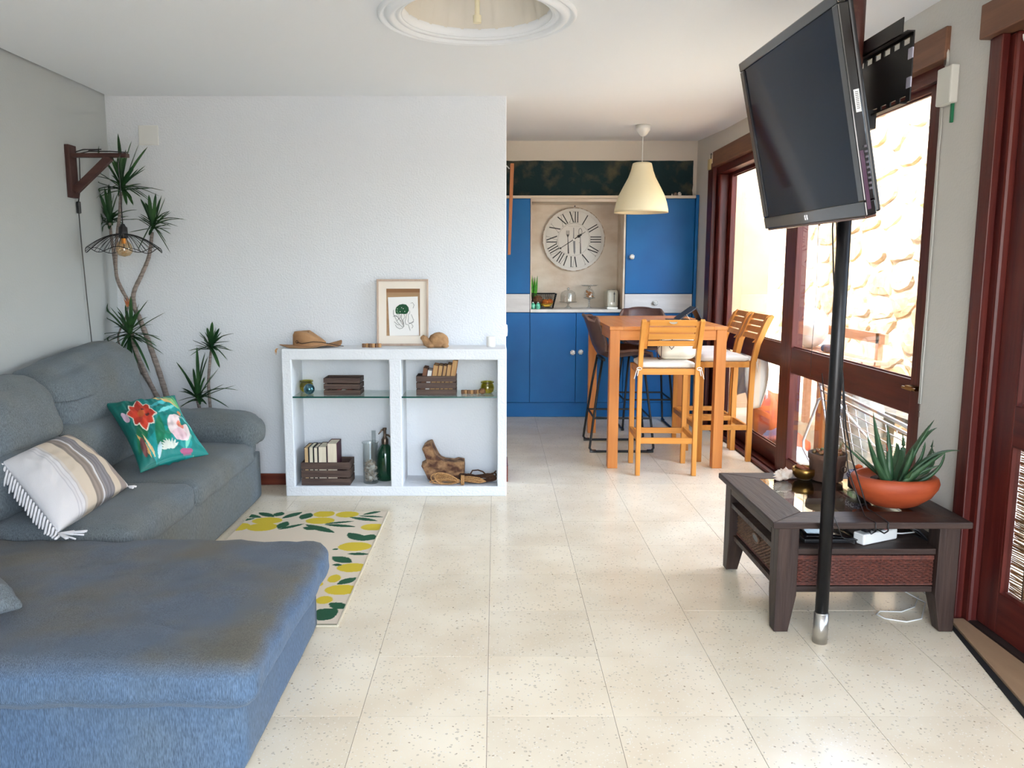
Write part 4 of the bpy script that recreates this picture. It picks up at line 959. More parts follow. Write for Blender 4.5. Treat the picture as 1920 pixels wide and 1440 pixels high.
# ------------------------------------------------------------------ kitchen
CY = 7.62; CB = 8.05
def knob(x, z, y, parent):
    q = MB(); q.lathe([(.001, -.036), (.016, -.035), (.027, -.026), (.024, -.014), (.010, -.006), (.012, 0)], (x, y, z), 32, axis='y', flute=lambda a, z_: 1 - .16 * abs(cos(4 * a)))
    q.build('knob', mat('crystal_knob', (236, 234, 228), .2, 0, (170, 168, 164), 120, ramp=(.5, .6), coat=.5), parent, smooth=True)
def cabinet(name, label, x0, x1, fronts, z0=.14, z1=2.041, group=None):
    t = thing(name, label, 'cabinet', ((x0 + x1) / 2, 7.83, 0), group)
    q = MB(); q.box(x0, x1, CY + .022, CB, z0, z1); q.box(x0, x1, CY + .045, CB, 0, z0); q.build('body', BLUE2, t)
    q = MB(); q.box(x0, x1, CY + .012, CY + .044, .001, z0 - .002); q.build('plinth', BLUE, t)
    for nm, a, b, m, kn in fronts:
        q = MB(); q.box(x0 + .0022, x1 - .0022, CY, CY + .020, a, b); f_ = q.build(nm, m, t, bevel=.003)
        if kn: knob(kn[0], kn[1], CY, f_)
    return t
cabinet('tall_cabinet', 'tall blue cupboard with a white drawer left of the clock niche', -.38, .322, [('lower_door', .142, .992, BLUE, None), ('drawer_front', .998, 1.166, WASH, None), ('upper_door', 1.172, 2.038, BLUE, None)])
cabinet('base_cabinet', 'blue base cupboard under the counter behind the table, left one', .322, .7555, [('door', .142, .990, BLUE, (.725, .62))], z1=.995)
cabinet('base_cabinet', 'blue base cupboard under the counter behind the table, right one', .7555, 1.205, [('door', .142, .990, BLUE, (.800, .625))], z1=.995)
cabinet('tall_cabinet', 'tall blue cupboard with a white drawer right of the clock niche', 1.205, 1.838, [('lower_door', .142, .985, BLUE, None), ('drawer_front', .991, 1.166, WASH, (1.49, 1.085)), ('upper_door', 1.172, 2.038, BLUE, (1.262, 1.51))])
q = MB(); q.box(1.839, 1.866, CY - .02, KY + .35, 0, 2.07); q.build('end_panel', BLUE, None, bevel=.002, label='narrow blue end panel between the right tall cupboard and the wall', cat='panel')
q = MB(); q.box(.324, 1.203, CY - .012, CB, .996, 1.025); q.build('countertop', COUNTER, None, bevel=.003, label='pale countertop under the kitchen clock', cat='countertop')
nc = thing('niche_lining', 'distressed cream board lining around the clock niche', 'panel', (.76, 7.9, 1.026))
q = MB(); q.box(.324, 1.203, 8.0, 8.045, 1.026, 2.012); q.build('back_board', CREAMW, nc)
q = MB(); q.box(.324, 1.203, CY + .004, 8.0, 2.012, 2.040); q.build('top_board', CREAMW, nc)
q = MB(); q.box(1.186, 1.203, CY + .004, 8.0, 1.026, 2.012); q.build('side_board', CREAMW, nc)
q = MB(); q.box(.324, .334, CY + .004, 8.0, 1.026, 2.012); q.build('side_board', CREAMW, nc)
q = MB(); q.box(-.44, 1.84, CY - .008, KY - .005, 2.0415, 2.066); q.build('cupboard_top_shelf', mat('cream_trim', (222, 208, 190), .6), None, bevel=.002, label='thin cream ledge board along the tops of the blue cupboards', cat='shelf')
for k, (u, c, w, h) in enumerate(((1260, (220, 214, 204), .006, .022), (1266, (110, 92, 80), .018, .034), (1274, (214, 206, 194), .018, .036))):
    x = ony(u, 364, CY + .05).x
    q = MB(); q.lathe([(.001, 0), (w, 0), (w, h * .7), (w * .6, h * .8), (w * .6, h), (.001, h)], (x, CY + .05, 2.066), 14)
    q.build('small_jar', mat('smjar%d' % k, c, .4), None, smooth=True, label=('tiny white', 'small brown', 'small cream')[k] + ' jar on top of the right tall cupboard', cat='jar')

# clock
ck = thing('wall_clock', 'large round white kitchen clock with Roman numerals and cutlery print', 'clock', (.756, 7.99, 1.38))
CX0, CZ0, CR = .756, 1.681, .300; CYF = 7.965
def clockpaint(x, z):
    return None
q = MB(); q.lathe([(.001, .030), (CR - .004, .030), (CR, .026), (CR, 0), (.001, 0)], (CX0, CYF - .0, CZ0), 72, axis='y'); q.v = [(x, 2 * CYF - y + .030, z) for x, y, z in q.v]
q.build('dial', mat('clock_dial', (216, 214, 208), .6, 0, (206, 202, 196), 6, ramp=(.3, .8)), ck, smooth=False)
q = MB(); q.tube([(CX0 + CR * cos(a) * (1 + .004 * nz(a * 8)), CYF + .004, CZ0 + CR * sin(a) * (1 + .004 * nz(a * 8))) for a in [2 * pi * k / 90 for k in range(90)]], .0035, 6, True)
q.build('worn_rim', mat('worn_rim', (150, 120, 88), .8, 0, (206, 196, 184), 30, ramp=(.45, .6)), ck)
INK = mat('clock_ink', (30, 30, 32), .6); LINE = mat('faint_line', (176, 172, 166), .7); SILV = mat('printed_silver', (120, 122, 126), .5); SILD = mat('printed_dark', (60, 60, 62), .5)
FYc = CYF - .0015
def cbar(q, x0, z0, x1, z1, w, w2=None):
    d = Vector((x1 - x0, z1 - z0)); d.normalize(); n_ = Vector((-d.y, d.x)); w2 = w if w2 is None else w2
    vs = [(x0 + n_.x * w / 2, z0 + n_.y * w / 2), (x0 - n_.x * w / 2, z0 - n_.y * w / 2), (x1 - n_.x * w2 / 2, z1 - n_.y * w2 / 2), (x1 + n_.x * w2 / 2, z1 + n_.y * w2 / 2)]
    q.add([(CX0 + a, FYc, CZ0 + b) for a, b in vs] + [(CX0 + a, FYc + .0012, CZ0 + b) for a, b in vs], [(0, 1, 2, 3), (0, 4, 5, 1), (1, 5, 6, 2), (2, 6, 7, 3), (3, 7, 4, 0)])
def glyph(ch, x, s=1):
    """strokes of a roman letter, width 1 unit high -.5...5 ; returns list (x0,y0,x1,y1,w) and advance"""
    if ch == 'I': return [(x, -.5, x, .5, .095), (x - .09, .5, x + .09, .5, .022), (x - .09, -.5, x + .09, -.5, .035)], .26
    if ch == 'V': return [(x - .06, .5, x + .13, -.5, .105), (x + .34, .5, x + .15, -.5, .022), (x - .14, .5, x + .02, .5, .022), (x + .26, .5, x + .42, .5, .035)], .52
    if ch == 'X': return [(x - .06, .5, x + .34, -.5, .105), (x + .34, .5, x - .06, -.5, .022), (x - .14, .5, x + .04, .5, .022), (x + .26, -.5, x + .42, -.5, .022), (x + .24, .5, x + .40, .5, .022), (x - .12, -.5, x + .02, -.5, .035)], .52
for k, rn in enumerate(('XII', 'I', 'II', 'III', 'IV', 'V', 'VI', 'VII', 'VIII', 'IX', 'X', 'XI')):
    st = []; x = 0; adv = 0
    for chh in rn:
        g_, a_ = glyph(chh, x); st += g_; x += a_; last = a_
    wid = x - .26; a = -2 * pi * k / 12; q = MB(); rc = .213; hh = .100
    for (a0, b0, a1, b1, w) in st:
        def T(px_, py_):
            px_ = (px_ - wid / 2) * hh * .92; py_ = py_ * hh + rc
            return px_ * cos(a) - py_ * sin(a), px_ * sin(a) + py_ * cos(a)
        p0, p1 = T(a0, b0), T(a1, b1); cbar(q, p0[0], p0[1], p1[0], p1[1], w * hh * .95)
    q.build('numeral', INK, ck)
q = MB()
for rr in (.153, .155):
    q.tube([(CX0 + rr * cos(a), FYc, CZ0 + rr * sin(a)) for a in [2 * pi * k / 60 for k in range(60)]], .0008, 4, True)
q.tube([(CX0 + .272 * cos(a), FYc, CZ0 + .272 * sin(a)) for a in [2 * pi * k / 60 for k in range(60)]], .0007, 4, True)
q.build('dial_rings', LINE, ck)
q = MB(); fx = -.058
cbar(q, fx, .025, fx + .008, -.135, .005, .014)
for dx in (-.013, -.0043, .0043, .013): cbar(q, fx + dx, .085, fx + dx, .045, .0035)
cbar(q, fx, .048, fx, .020, .028, .006); q.build('printed_fork', SILD, ck)
q = MB(); cbar(q, -.002, .112, -.002, .0, .006, .010); cbar(q, .004, -.015, .008, -.12, .020, .018); cbar(q, .008, -.12, .009, -.142, .018, .002); q.build('printed_knife', SILV, ck)
q = MB(); q.tube([(CX0 + .062 + .016 * cos(a), FYc, CZ0 + .072 + .034 * sin(a)) for a in [2 * pi * k / 24 for k in range(24)]], .002, 5, True); cbar(q, .062, .038, .068, -.135, .004, .012); q.build('printed_spoon', SILD, ck)
tx = bpy.data.curves.new('t', 'FONT'); tx.body = 'Kitchen & Home'; tx.size = .016; tx.align_x = 'CENTER'; tx.extrude = .0002
to = bpy.data.objects.new('clock_lettering', tx); COL.objects.link(to)
dg = bpy.context.evaluated_depsgraph_get(); me = bpy.data.meshes.new_from_object(to.evaluated_get(dg)); bpy.data.objects.remove(to)
to = bpy.data.objects.new('dial_lettering', me); COL.objects.link(to); me.materials.clear(); me.materials.append(LINE); to.parent = ck; to.rotation_euler = (pi / 2, 0, 0)
to.location = Vector((CX0, FYc - .0005, CZ0 + .122)) - ORG[ck.name]
q = MB(); cbar(q, .05, -.03, .066, -.028, .008); q.build('printed_stamp', LINE, ck)
FYc -= .004
q = MB(); a = radians(90 - 50.5); cbar(q, 0, 0, .145 * cos(a), .145 * sin(a) * .80, .010, .004); 
for rr, s_ in ((.060, .014), (.085, .010)): q.ball((CX0 + rr * cos(a), FYc, CZ0 + rr * sin(a) * .80), s_, .002, s_, 10, 6)
q.build('hour_hand', INK, ck)
q = MB(); cbar(q, 0, 0, -.135, -.088, .007, .005); q.ball((CX0 - .127, FYc, CZ0 - .083), .008, .002, .008, 10, 6); cbar(q, -.12, -.078, -.175, -.116, .002); cbar(q, 0, 0, .03, .02, .005); q.build('minute_hand', INK, ck)
q = MB(); q.cyl((CX0, FYc - .004, CZ0), (CX0, FYc + .004, CZ0), .009, n=16); q.build('hub', WHITEP, ck)
q = MB(); q.cyl((.765, 7.985, 1.998), (.765, 8.0, 1.998), .006, n=10); q.build('nail', BLACKM, None, label='small dark nail in the cream board above the clock', cat='nail')

# counter things
CT = 1.0255
t = thing('toaster', 'cream two slot toaster at the right end of the counter', 'toaster', (1.128, 7.86, CT))
q = MB(); q.box(1.058, 1.165, 7.74, 7.98, CT + .012, CT + .175); q.build('body', mat('toaster_cream', (206, 202, 186), .35), t, bevel=.02)
q = MB(); q.box(1.062, 1.162, 7.745, 7.975, CT, CT + .014); q.build('base', CHROME, t)
q = MB(); q.box(1.122, 1.128, 7.736, 7.7405, CT + .06, CT + .16); q.box(1.118, 1.132, 7.728, 7.737, CT + .135, CT + .145); q.build('lever', BLACKS, t)
q = MB(); q.cyl((1.100, 7.740, CT + .05), (1.100, 7.728, CT + .05), .011, n=16); q.build('dial', CHROME, t)
q = MB(); q.box(1.080, 1.098, 7.78, 7.94, CT + .1745, CT + .1765); q.box(1.122, 1.140, 7.78, 7.94, CT + .1745, CT + .1765); q.build('slots', BLACKS, t)
def stand(x, y, R_, zt, hd, label, cookies):
    t = thing('glass_cake_stand', label, 'cake stand', (x, y, CT))
    q = MB(); q.lathe([(.001, 0), (R_ * .5, .002), (R_ * .22, .012), (.008, .03), (.007, zt - .02), (.02, zt - .008), (R_, zt), (R_ + .004, zt + .006), (R_ - .004, zt + .004), (.001, zt + .003)], (x, y, CT), 32); q.build('foot_and_plate', paneglass('stand_glass', (.80, .82, .82), 1.5, 0, .12), t, smooth=True)
    q = MB(); q.lathe([(R_ - .008, zt + .006), (R_ - .008, zt + hd * .6), (R_ - .02, zt + hd * .85), (R_ * .4, zt + hd), (.001, zt + hd)], (x, y, CT), 32); q.build('dome', paneglass('dome_glass', (.92, .93, .93), 1.5, 0, .07), t, smooth=True)
    q = MB(); q.ball((x, y, CT + zt + hd + .014), .014); q.build('dome_knob', paneglass('stand_glass', (.80, .82, .82), 1.5, 0, .12), t, smooth=True)
    return t
stand(.700, 7.86, .083, .055, .115, 'glass cake stand with dome next to the fruit basket', False)
t = stand(.905, 7.88, .055, .095, .09, 'taller glass stand with biscuits next to the toaster', True)
q = MB(); q.lathe([(.001, 0), (.062, .002), (.085, .012), (.060, .013), (.001, .012)], (.905, 7.88, CT + .208), 28); q.build('flared_lid', paneglass('stand_glass', (.80, .82, .82), 1.5, 0, .12), t, smooth=True)
for k in range(16):
    a = random.uniform(0, 6.28); r = random.uniform(0, .038)
    q = MB(); q.cyl((.905 + r * cos(a), 7.88 + r * sin(a), CT + .103 + k * .0035), (.905 + r * cos(a) + .004, 7.88 + r * sin(a), CT + .111 + k * .0035), .017, n=10)
    q.build('biscuit', mat('biscuit', (190, 128, 66), .9, 0, (160, 96, 44), 60), None, label='golden biscuit under the taller glass dome', cat='biscuit', group='biscuits on the glass stand')
q = MB(); q.cyl((.715, 7.86, CT + .062), (.715, 7.86, CT + .14), .014, n=14); q.build('white_tube', WHITEP, None, label='white tube standing under the left glass dome', cat='tube')
# wire basket with fruit
t = thing('wire_basket', 'black wire basket of fruit at the left end of the counter', 'basket', (.46, 7.84, CT)); q = MB()
b0, b1, c0, c1, hb_ = .372, .550, 7.76, 7.92, .135
for k in range(9):
    z = CT + .004 + k * hb_ / 8; e_ = .028 * k / 8; q.tube([(b0 - e_, c0 - e_, z), (b1 + e_, c0 - e_, z), (b1 + e_, c1 + e_, z), (b0 - e_, c1 + e_, z)], .0016 if k < 8 else .004, 5, True)
for k in range(14):
    x = b0 + (b1 - b0) * k / 13
    for yy_, sg in ((c0, -1), (c1, 1)): q.tube([(x, yy_, CT + .004), (x + (x - .4525) * .3, yy_ + sg * .028, CT + hb_)], .0014, 4)
for k in range(10):
    y = c0 + (c1 - c0) * k / 9
    for xx_, sg in ((b0, -1), (b1, 1)): q.tube([(xx_, y, CT + .004), (xx_ + sg * .028, y + (y - 7.84) * .3, CT + hb_)], .0014, 4)
q.build('wire_cage', BLACKM, t); q = MB(); q.box(b0, b1, c0, c1, CT + .001, CT + .006); q.build('tray', BLACKS, t)
for nm, x, y, z, r, c, c2, lab in (('coconut', .405, 7.79, CT + .085, .045, (150, 98, 62), (120, 74, 44), 'brown round fruit in the wire basket'), ('orange', .475, 7.80, CT + .055, .034, (226, 130, 30), (206, 96, 24), 'orange in the middle of the wire basket'),
                        ('orange', .520, 7.82, CT + .062, .032, (214, 96, 36), (226, 130, 30), 'reddish orange at the right of the wire basket'), ('melon', .440, 7.86, CT + .055, .045, (60, 84, 40), (96, 110, 50), 'green melon at the back of the wire basket')):
    q = MB(); q.ball((x, y, z), r, r, r * .92, 22, 14); q.build(nm, mat(nm + str(r), c, .6, 0, c2, 40, bump=.2, bscale=200), None, smooth=True, label=lab, cat='fruit')
q = MB(); q.tube([(.435, 7.775, CT + .040), (.47, 7.768, CT + .028), (.51, 7.77, CT + .030), (.540, 7.78, CT + .048)], [.008, .016, .016, .006], 10); q.build('banana', mat('banana', (222, 176, 50), .6), None, smooth=True, label='yellow banana at the front of the wire basket', cat='fruit')
t = thing('snake_plant', 'spiky green leaves rising behind the fruit basket', 'plant', (.365, 7.95, CT)); q = MB(); q.lathe([(.001, 0), (.030, 0), (.034, .07), (.001, .07)], (.376, 7.955, CT), 16); q.build('pot', CLAY, t)
for k in range(9):
    a = random.uniform(0, 6.28); x, y = .376 + .012 * cos(a), 7.955 + .012 * sin(a); L = random.uniform(.16, .26); tip = Vector((x + .02 * cos(a), y + .01 * sin(a), CT + .07 + L)); q = MB()
    q.tube([(x, y, CT + .06), (x + .01 * cos(a), y, CT + .07 + L * .5), tip], [.008, .011, .001], 6); q.build('leaf', mat('bright_leaf', (40, 130, 30), .5, 0, (90, 170, 40), 40), t, smooth=True)
for k, x in enumerate((.352, .400)):
    t = thing('green_bottle', ('small green glass bottle in front of the fruit basket, nearer the cupboard', 'small green glass bottle in front of the fruit basket, nearer the clock')[k], 'bottle', (x, 7.66, CT))
    q = MB(); q.lathe([(.001, 0), (.018, 0), (.021, .01), (.021, .040), (.012, .054), (.008, .058), (.001, .058)], (x, 7.66, CT), 20); q.build('bottle', mat('green_bottle', (20, 150, 110), .08, 0, (120, 214, 184), 30, coat=.5), t, smooth=True)
    q = MB(); q.cyl((x, 7.66, CT + .057), (x, 7.66, CT + .066), .008, n=12); q.build('cap', WHITEP, t)

# pendant
t = thing('pendant_lamp', 'cream bell shaped pendant lamp hanging over the high table', 'lamp', (1.17, 6.6, 1.78))
LX, LY = 1.16, 6.6; ZC = zc(LX, LY)
q = MB(); q.lathe([(.001, ZC), (.058, ZC), (.056, ZC - .035), (.030, ZC - .072), (.012, ZC - .085), (.001, ZC - .085)], (LX, LY, 0), 32); q.build('ceiling_rose', WHITEP, t, smooth=True)
zt_ = ony(1195, 305, LY).z; zb_ = ony(1195, 399, LY).z
q = MB(); q.cyl((LX, LY, ZC - .08), (LX, LY, zt_ - .005), .0035, n=8); q.build('cord', WHITEP, t)
hh = zt_ - zb_; q = MB(); PR = [(.001, 1.0), (.060, 1.0), (.074, .985), (.078, .95), (.088, .84), (.108, .70), (.146, .52), (.180, .35), (.200, .20), (.212, .06), (.214, .0)]
q.lathe([(r, zb_ + z * hh) for r, z in PR] + [(.206, zb_ + .004)] + [(r - .006, zb_ + z * hh - .006) for r, z in PR[::-1][1:-1]], (LX, LY, 0), 56); q.build('shade', CREAMP, t, smooth=True)
q = MB(); q.ball((LX, LY, zb_ + .12), .03, .03, .04); q.cyl((LX, LY, zb_ + .15), (LX, LY, zt_ - .01), .018); q.build('bulb', WHITEP, t, smooth=True)

# ------------------------------------------------------------------ high dining table
TX0, TX1, TY0, TY1, TZ = .788, 1.605, 5.60, 6.93, 1.004
t = thing('bar_table', 'high orange wood table with four square legs in the kitchen', 'table', (1.2, 6.26, 0))
e = .095; pw = (TX1 - TX0 - 2 * e) / 6
for a, b in [(TX0, TX0 + e), (TX1 - e, TX1)]:
    q = MB(); q.box(a + .0006, b - .0006, TY0, TY1, TZ - .024, TZ); q.build('plank', TABW['y'], t, bevel=.002)
for k in range(6):
    a = TX0 + e + k * pw; q = MB(); q.box(a + .0008, a + pw - .0008, TY0 + .085, TY1 - .085, TZ - .024, TZ - .001); q.build('plank', TABW['y'], t, bevel=.0015)
for a, b in ((TY0, TY0 + .084), (TY1 - .084, TY1)):
    q = MB(); q.box(TX0 + e, TX1 - e, a, b, TZ - .024, TZ); q.build('end_board', TABW['x'], t, bevel=.002)
LW = .070
for a in (TX0 + .004, TX1 - LW - .004):
    for b in (TY0 + .004, TY1 - LW - .004):
        q = MB(); q.box(a, a + LW, b, b + LW, 0, TZ - .0245); q.build('leg', TABW['z'], t, bevel=.003)
for b in (TY0 + .014, TY1 - .034):
    q = MB(); q.box(TX0 + LW + .004, TX1 - LW - .004, b, b + .02, TZ - .095, TZ - .0245); q.build('apron', TABW['x'], t, bevel=.002)
for a in (TX0 + .014, TX1 - .034):
    q = MB(); q.box(a, a + .02, TY0 + LW + .004, TY1 - LW - .004, TZ - .095, TZ - .0245); q.build('apron', TABW['y'], t, bevel=.002)

# ------------------------------------------------------------------ wooden bar stools (local frame: faces +y)
def L(q, *a, **k): return q.build(*a, local=True, **k)
def make_stool():
    t = thing('wooden_bar_stool', 'x', 'bar stool', (0, 0, 0), 'wooden slatted bar stools', rz=1e-9)
    W = .205
    prof = [(-.21, 0), (-.172, 0), (-.172, .45), (-.178, .72), (-.205, .86), (-.262, 1.005), (-.285, 1.05), (-.318, 1.075), (-.335, 1.06), (-.302, .99), (-.246, .86), (-.216, .72), (-.21, .45)]
    for sx in (-1, 1):
        q = MB(); x = sx * W; q.prism([(a, b) for a, b in prof], .030, 'x', min(x, x - sx * .03)); L(q, 'rear_leg', TEAK['z'], t, bevel=.003)
        q = MB(); x0 = x if sx < 0 else x - .034; q.box(x0, x0 + .034, .155, .190, 0, .735); L(q, 'front_leg', TEAK['z'], t, bevel=.003)
        q = MB(); x0 = x + .005 if sx < 0 else x - .027; q.box(x0, x0 + .022, -.172, .155, .695, .735); L(q, 'seat_rail', TEAK['y'], t, bevel=.002)
        q = MB(); q.box(x0, x0 + .022, -.172, .155, .235, .272); L(q, 'stretcher', TEAK['y'], t, bevel=.002)
        q = MB(); x1 = sx * (W - .031); q.prism([(-.196, .872), (-.226, .872), (-.250, .91), (-.300, 1.02), (-.318, 1.055), (-.290, 1.062), (-.268, 1.02), (-.222, .90)], .022, 'x', min(x1, x1 - sx * .022)); L(q, 'back_stile', TEAK['z'], t, bevel=.002)
    for y0, y1, z0, z1, nm in ((.160, .184, .695, .735, 'seat_rail'), (-.206, -.180, .695, .735, 'seat_rail'), (.160, .182, .222, .262, 'stretcher'), (-.203, -.182, .222, .262, 'stretcher')):
        q = MB(); q.box(-W + .03, W - .03, y0, y1, z0, z1); L(q, nm, TEAK['x'], t, bevel=.002)
    for z0, z1, y in ((1.030, 1.070, -.302), (.986, 1.020, -.282), (.938, .976, -.260), (.892, .928, -.238)):
        q = MB(); sl_ = .42; w = W - .052
        q.add([(-w, y - .010 + sl_ * 0, z0), (w, y - .010, z0), (w, y + .012, z0), (-w, y + .012, z0), (-w, y - .010 - sl_ * (z1 - z0), z1), (w, y - .010 - sl_ * (z1 - z0), z1), (w, y + .012 - sl_ * (z1 - z0), z1), (-w, y + .012 - sl_ * (z1 - z0), z1)],
              [(3, 2, 1, 0), (4, 5, 6, 7), (0, 1, 5, 4), (1, 2, 6, 5), (2, 3, 7, 6), (3, 0, 4, 7)])
        s_ = L(q, 'back_slat', TEAK['x'], t, bevel=.002)
        if z0 > 1:
            q = MB(); q.lathe([(.001, 0), (.024, 0), (.026, .003)], (0, 0, 0), 20, sy=.48); Rm = Matrix.Rotation(radians(90 - 23), 3, 'X')
            q.v = [tuple(Rm @ Vector(p) + Vector((.0, y - .022, z0 + .024))) for p in q.v]; L(q, 'metal_badge', mat('badge', (206, 198, 178), .3, .7), s_)
    for k in range(7):
        q = MB(); x = -.165 + k * .0505; q.box(x, x + .034, -.178, .158, .718, .734); L(q, 'seat_slat', TEAK['y'], t)
    q = cushion(-.185, .185, -.175, .185, .736, .772, .016, (0, 0, .010), 12, .004, 31); c_ = L(q, 'seat_pad', CREAMF, t, smooth=True)
    q = MB()
    for sx in (-1, 1):
        for j in range(2): q.tube([(sx * .17, -.17, .745), (sx * .195, -.215, .742), (sx * (.205 + .012 * j), -.222, .725), (sx * (.212 + .02 * j), -.226, .69 - .02 * j)], .0032, 5)
        q.tube([(sx * .20 + .016 * cos(a), -.224, .738 + .010 * sin(a)) for a in [2 * pi * k / 8 for k in range(8)]], .003, 5, True)
    L(q, 'ties', CREAMF, c_)
    return t
st1 = make_stool(); st1.location = (1.166, 5.60, 0); st1.rotation_euler = (0, 0, -.03); st1['label'] = 'wooden bar stool with its back to the viewer and a cream bag on it'
copy_tree(st1, (1.655, 6.005, 0), pi / 2 + .02, 'wooden slatted bar stool by the window, nearer one of the two side by side')
copy_tree(st1, (1.655, 6.455, 0), pi / 2 - .02, 'wooden slatted bar stool by the window, farther one of the two side by side')
# bag
t = thing('cream_bag', 'cream barrel shaped bag with brown piping lying on the front bar stool', 'bag', (1.265, 5.58, .785))
q = cushion(1.120, 1.385, 5.50, 5.64, .787, .930, .055, (.0, .012, .008), 20, .004, 33); q.build('body', CREAML, t, smooth=True)
PIP = mat('brown_piping', (84, 58, 50), .6); q = MB()
for x in (1.128, 1.377):
    q.tube([(x, 5.57 + .074 * math.copysign(abs(cos(a)) ** .5, cos(a)), .858 + .074 * math.copysign(abs(sin(a)) ** .5, sin(a))) for a in [2 * pi * k / 28 for k in range(28)]], .0035, 6, True)
q.tube([(1.128, 5.51, .912), (1.2, 5.50, .918), (1.3, 5.50, .918), (1.377, 5.51, .912)], .003, 6)
q.build('piping', PIP, t, smooth=True)
q = MB(); q.tube([(1.20, 5.50, .925), (1.185, 5.488, .90), (1.18, 5.485, .875), (1.195, 5.485, .858), (1.21, 5.487, .875), (1.203, 5.495, .90), (1.20, 5.50, .925)], .0028, 6)
q.tube([(1.122, 5.52, .88), (1.105, 5.50, .865), (1.095, 5.50, .845), (1.085, 5.50, .838)], .003, 6); q.tube([(1.386, 5.52, .90), (1.398, 5.51, .87), (1.392, 5.51, .84), (1.402, 5.51, .82)], .003, 6); q.build('cords', PIP, t, smooth=True)

# ------------------------------------------------------------------ brown leather sled stools (faces +y)
def make_leather():
    t = thing('leather_bar_stool', 'x', 'bar stool', (0, 0, 0), 'brown leather bar stools', rz=1e-9)
    PR = [(.225, .715), (.215, .742), (.12, .745), (0, .728), (-.10, .728), (-.165, .755), (-.200, .82), (-.225, .90), (-.252, .98), (-.272, 1.03), (-.283, 1.045)]
    WD = [.19, .205, .222, .232, .236, .236, .230, .218, .200, .176, .150]
    def fn(u, v):
        k = v * (len(PR) - 1); i = min(len(PR) - 2, int(k)); f = k - i
        y = PR[i][0] * (1 - f) + PR[i + 1][0] * f; z = PR[i][1] * (1 - f) + PR[i + 1][1] * f; w = WD[i] * (1 - f) + WD[i + 1] * f
        s_ = u * 2 - 1; c = abs(s_) ** 2.6; back = min(1, max(0, (v - .42) / .2)); seat = 1 - back
        return (s_ * w, y + c * .075 * back * (1 if v < .9 else 1 - (v - .9) * 6), z + c * .055 * min(1, v * 4) * seat - c * (.03 if v > .93 else 0))
    q = MB(); q.grid(fn, 24, 40); sh = L(q, 'seat_shell', BRNL, t, smooth=True, solid=.022)
    q = MB(); ed = [fn(0, k / 30) for k in range(31)] + [fn(k / 12, 1) for k in range(1, 13)] + [fn(1, 1 - k / 30) for k in range(1, 31)] + [fn(1 - k / 12, 0) for k in range(1, 12)]
    q.tube(ed, .0115, 8, True); L(q, 'edge_seam', mat('leather_edge', (112, 84, 72), .5), sh, smooth=True)
    for sx in (-1, 1):
        q = MB(); q.tube([(sx * .16, .16, .715), (sx * .185, .19, .50), (sx * .21, .228, .20), (sx * .222, .245, .035), (sx * .222, .228, .011), (sx * .222, .20, .009), (sx * .222, -.20, .009), (sx * .222, -.228, .011), (sx * .222, -.245, .035), (sx * .21, -.225, .20), (sx * .185, -.185, .50), (sx * .16, -.15, .715)], .0095, 8)
        L(q, 'sled_leg', BLACKM, t, smooth=True)
        for fy in (.195, -.245): q = MB(); q.box(sx * .222 - .013, sx * .222 + .013, fy, fy + .05, 0, .022); L(q, 'foot_cap', BLACKP, t, bevel=.004)
    q = MB(); q.tube([(-.205, .218, .27), (.205, .218, .27)], .008, 8); q.tube([(-.205, -.215, .27), (.205, -.215, .27)], .008, 8); q.tube([(-.206, .218, .265), (-.206, -.215, .265)], .008, 8); q.tube([(.206, .218, .265), (.206, -.215, .265)], .008, 8)
    q.box(-.17, .17, .13, .155, .70, .718); q.box(-.17, .17, -.155, -.13, .70, .718)
    L(q, 'foot_rest', BLACKM, t, smooth=False)
    return t
lt_ = make_leather(); lt_.location = (.968, 6.33, 0); lt_.rotation_euler = (0, 0, -pi / 2); lt_['label'] = 'brown leather bar stool with black sled legs at the left side of the table'
copy_tree(lt_, (1.33, 7.20, 0), pi, 'brown leather bar stool at the far side of the table facing the viewer')
t = thing('folding_case', 'black folding tablet case standing open on the table', 'tablet case', (1.45, 6.3, TZ))
q = MB(); q.box(1.335, 1.50, 6.20, 6.40, TZ, TZ + .008); q.build('flat_half', mat('black_case', (34, 36, 42), .5, 0, (54, 58, 66), 60), t, bevel=.002)
q = MB(); q.prism([(1.40, TZ + .012), (1.53, TZ + .105), (1.537, TZ + .105), (1.585, TZ + .003), (1.578, TZ + .001), (1.528, TZ + .092), (1.41, TZ + .008)], .20, 'y', 6.20); q.build('raised_half', MC['black_case'], t)
q = MB(); q.bar((1.455, 6.198, TZ + .05), (1.49, 6.198, TZ + .001), .004, .002); q.build('pen', CHROME, t)

# ------------------------------------------------------------------ support pole with television
PX, PY = 1.225, 2.90
t = thing('support_pole', 'black metal pole with steel foot from floor to ceiling beside the dark table', 'pole', (PX, PY, 0))
q = MB(); q.cyl((PX, PY, .112), (PX, PY, 1.98), .0235, n=32); q.build('tube', mat('black_pole', (14, 14, 17), .35, .2), t, smooth=True)
q = MB(); q.cyl((PX, PY, .001), (PX, PY, .118), .0265, n=32); q.cyl((PX, PY, .118), (PX, PY, .121), .0265, .024, n=32); q.build('steel_foot', CHROME, t, smooth=True)
q = MB(); q.cyl((PX, PY, 1.98), (PX, PY, 2.447), .0275, n=32); q.build('upper_section', mat('brown_section', (66, 34, 28), .4, .2, (90, 60, 46), 30, ramp=(.55, .7)), t, smooth=True)  # upper part of the pole, wider and coloured brown

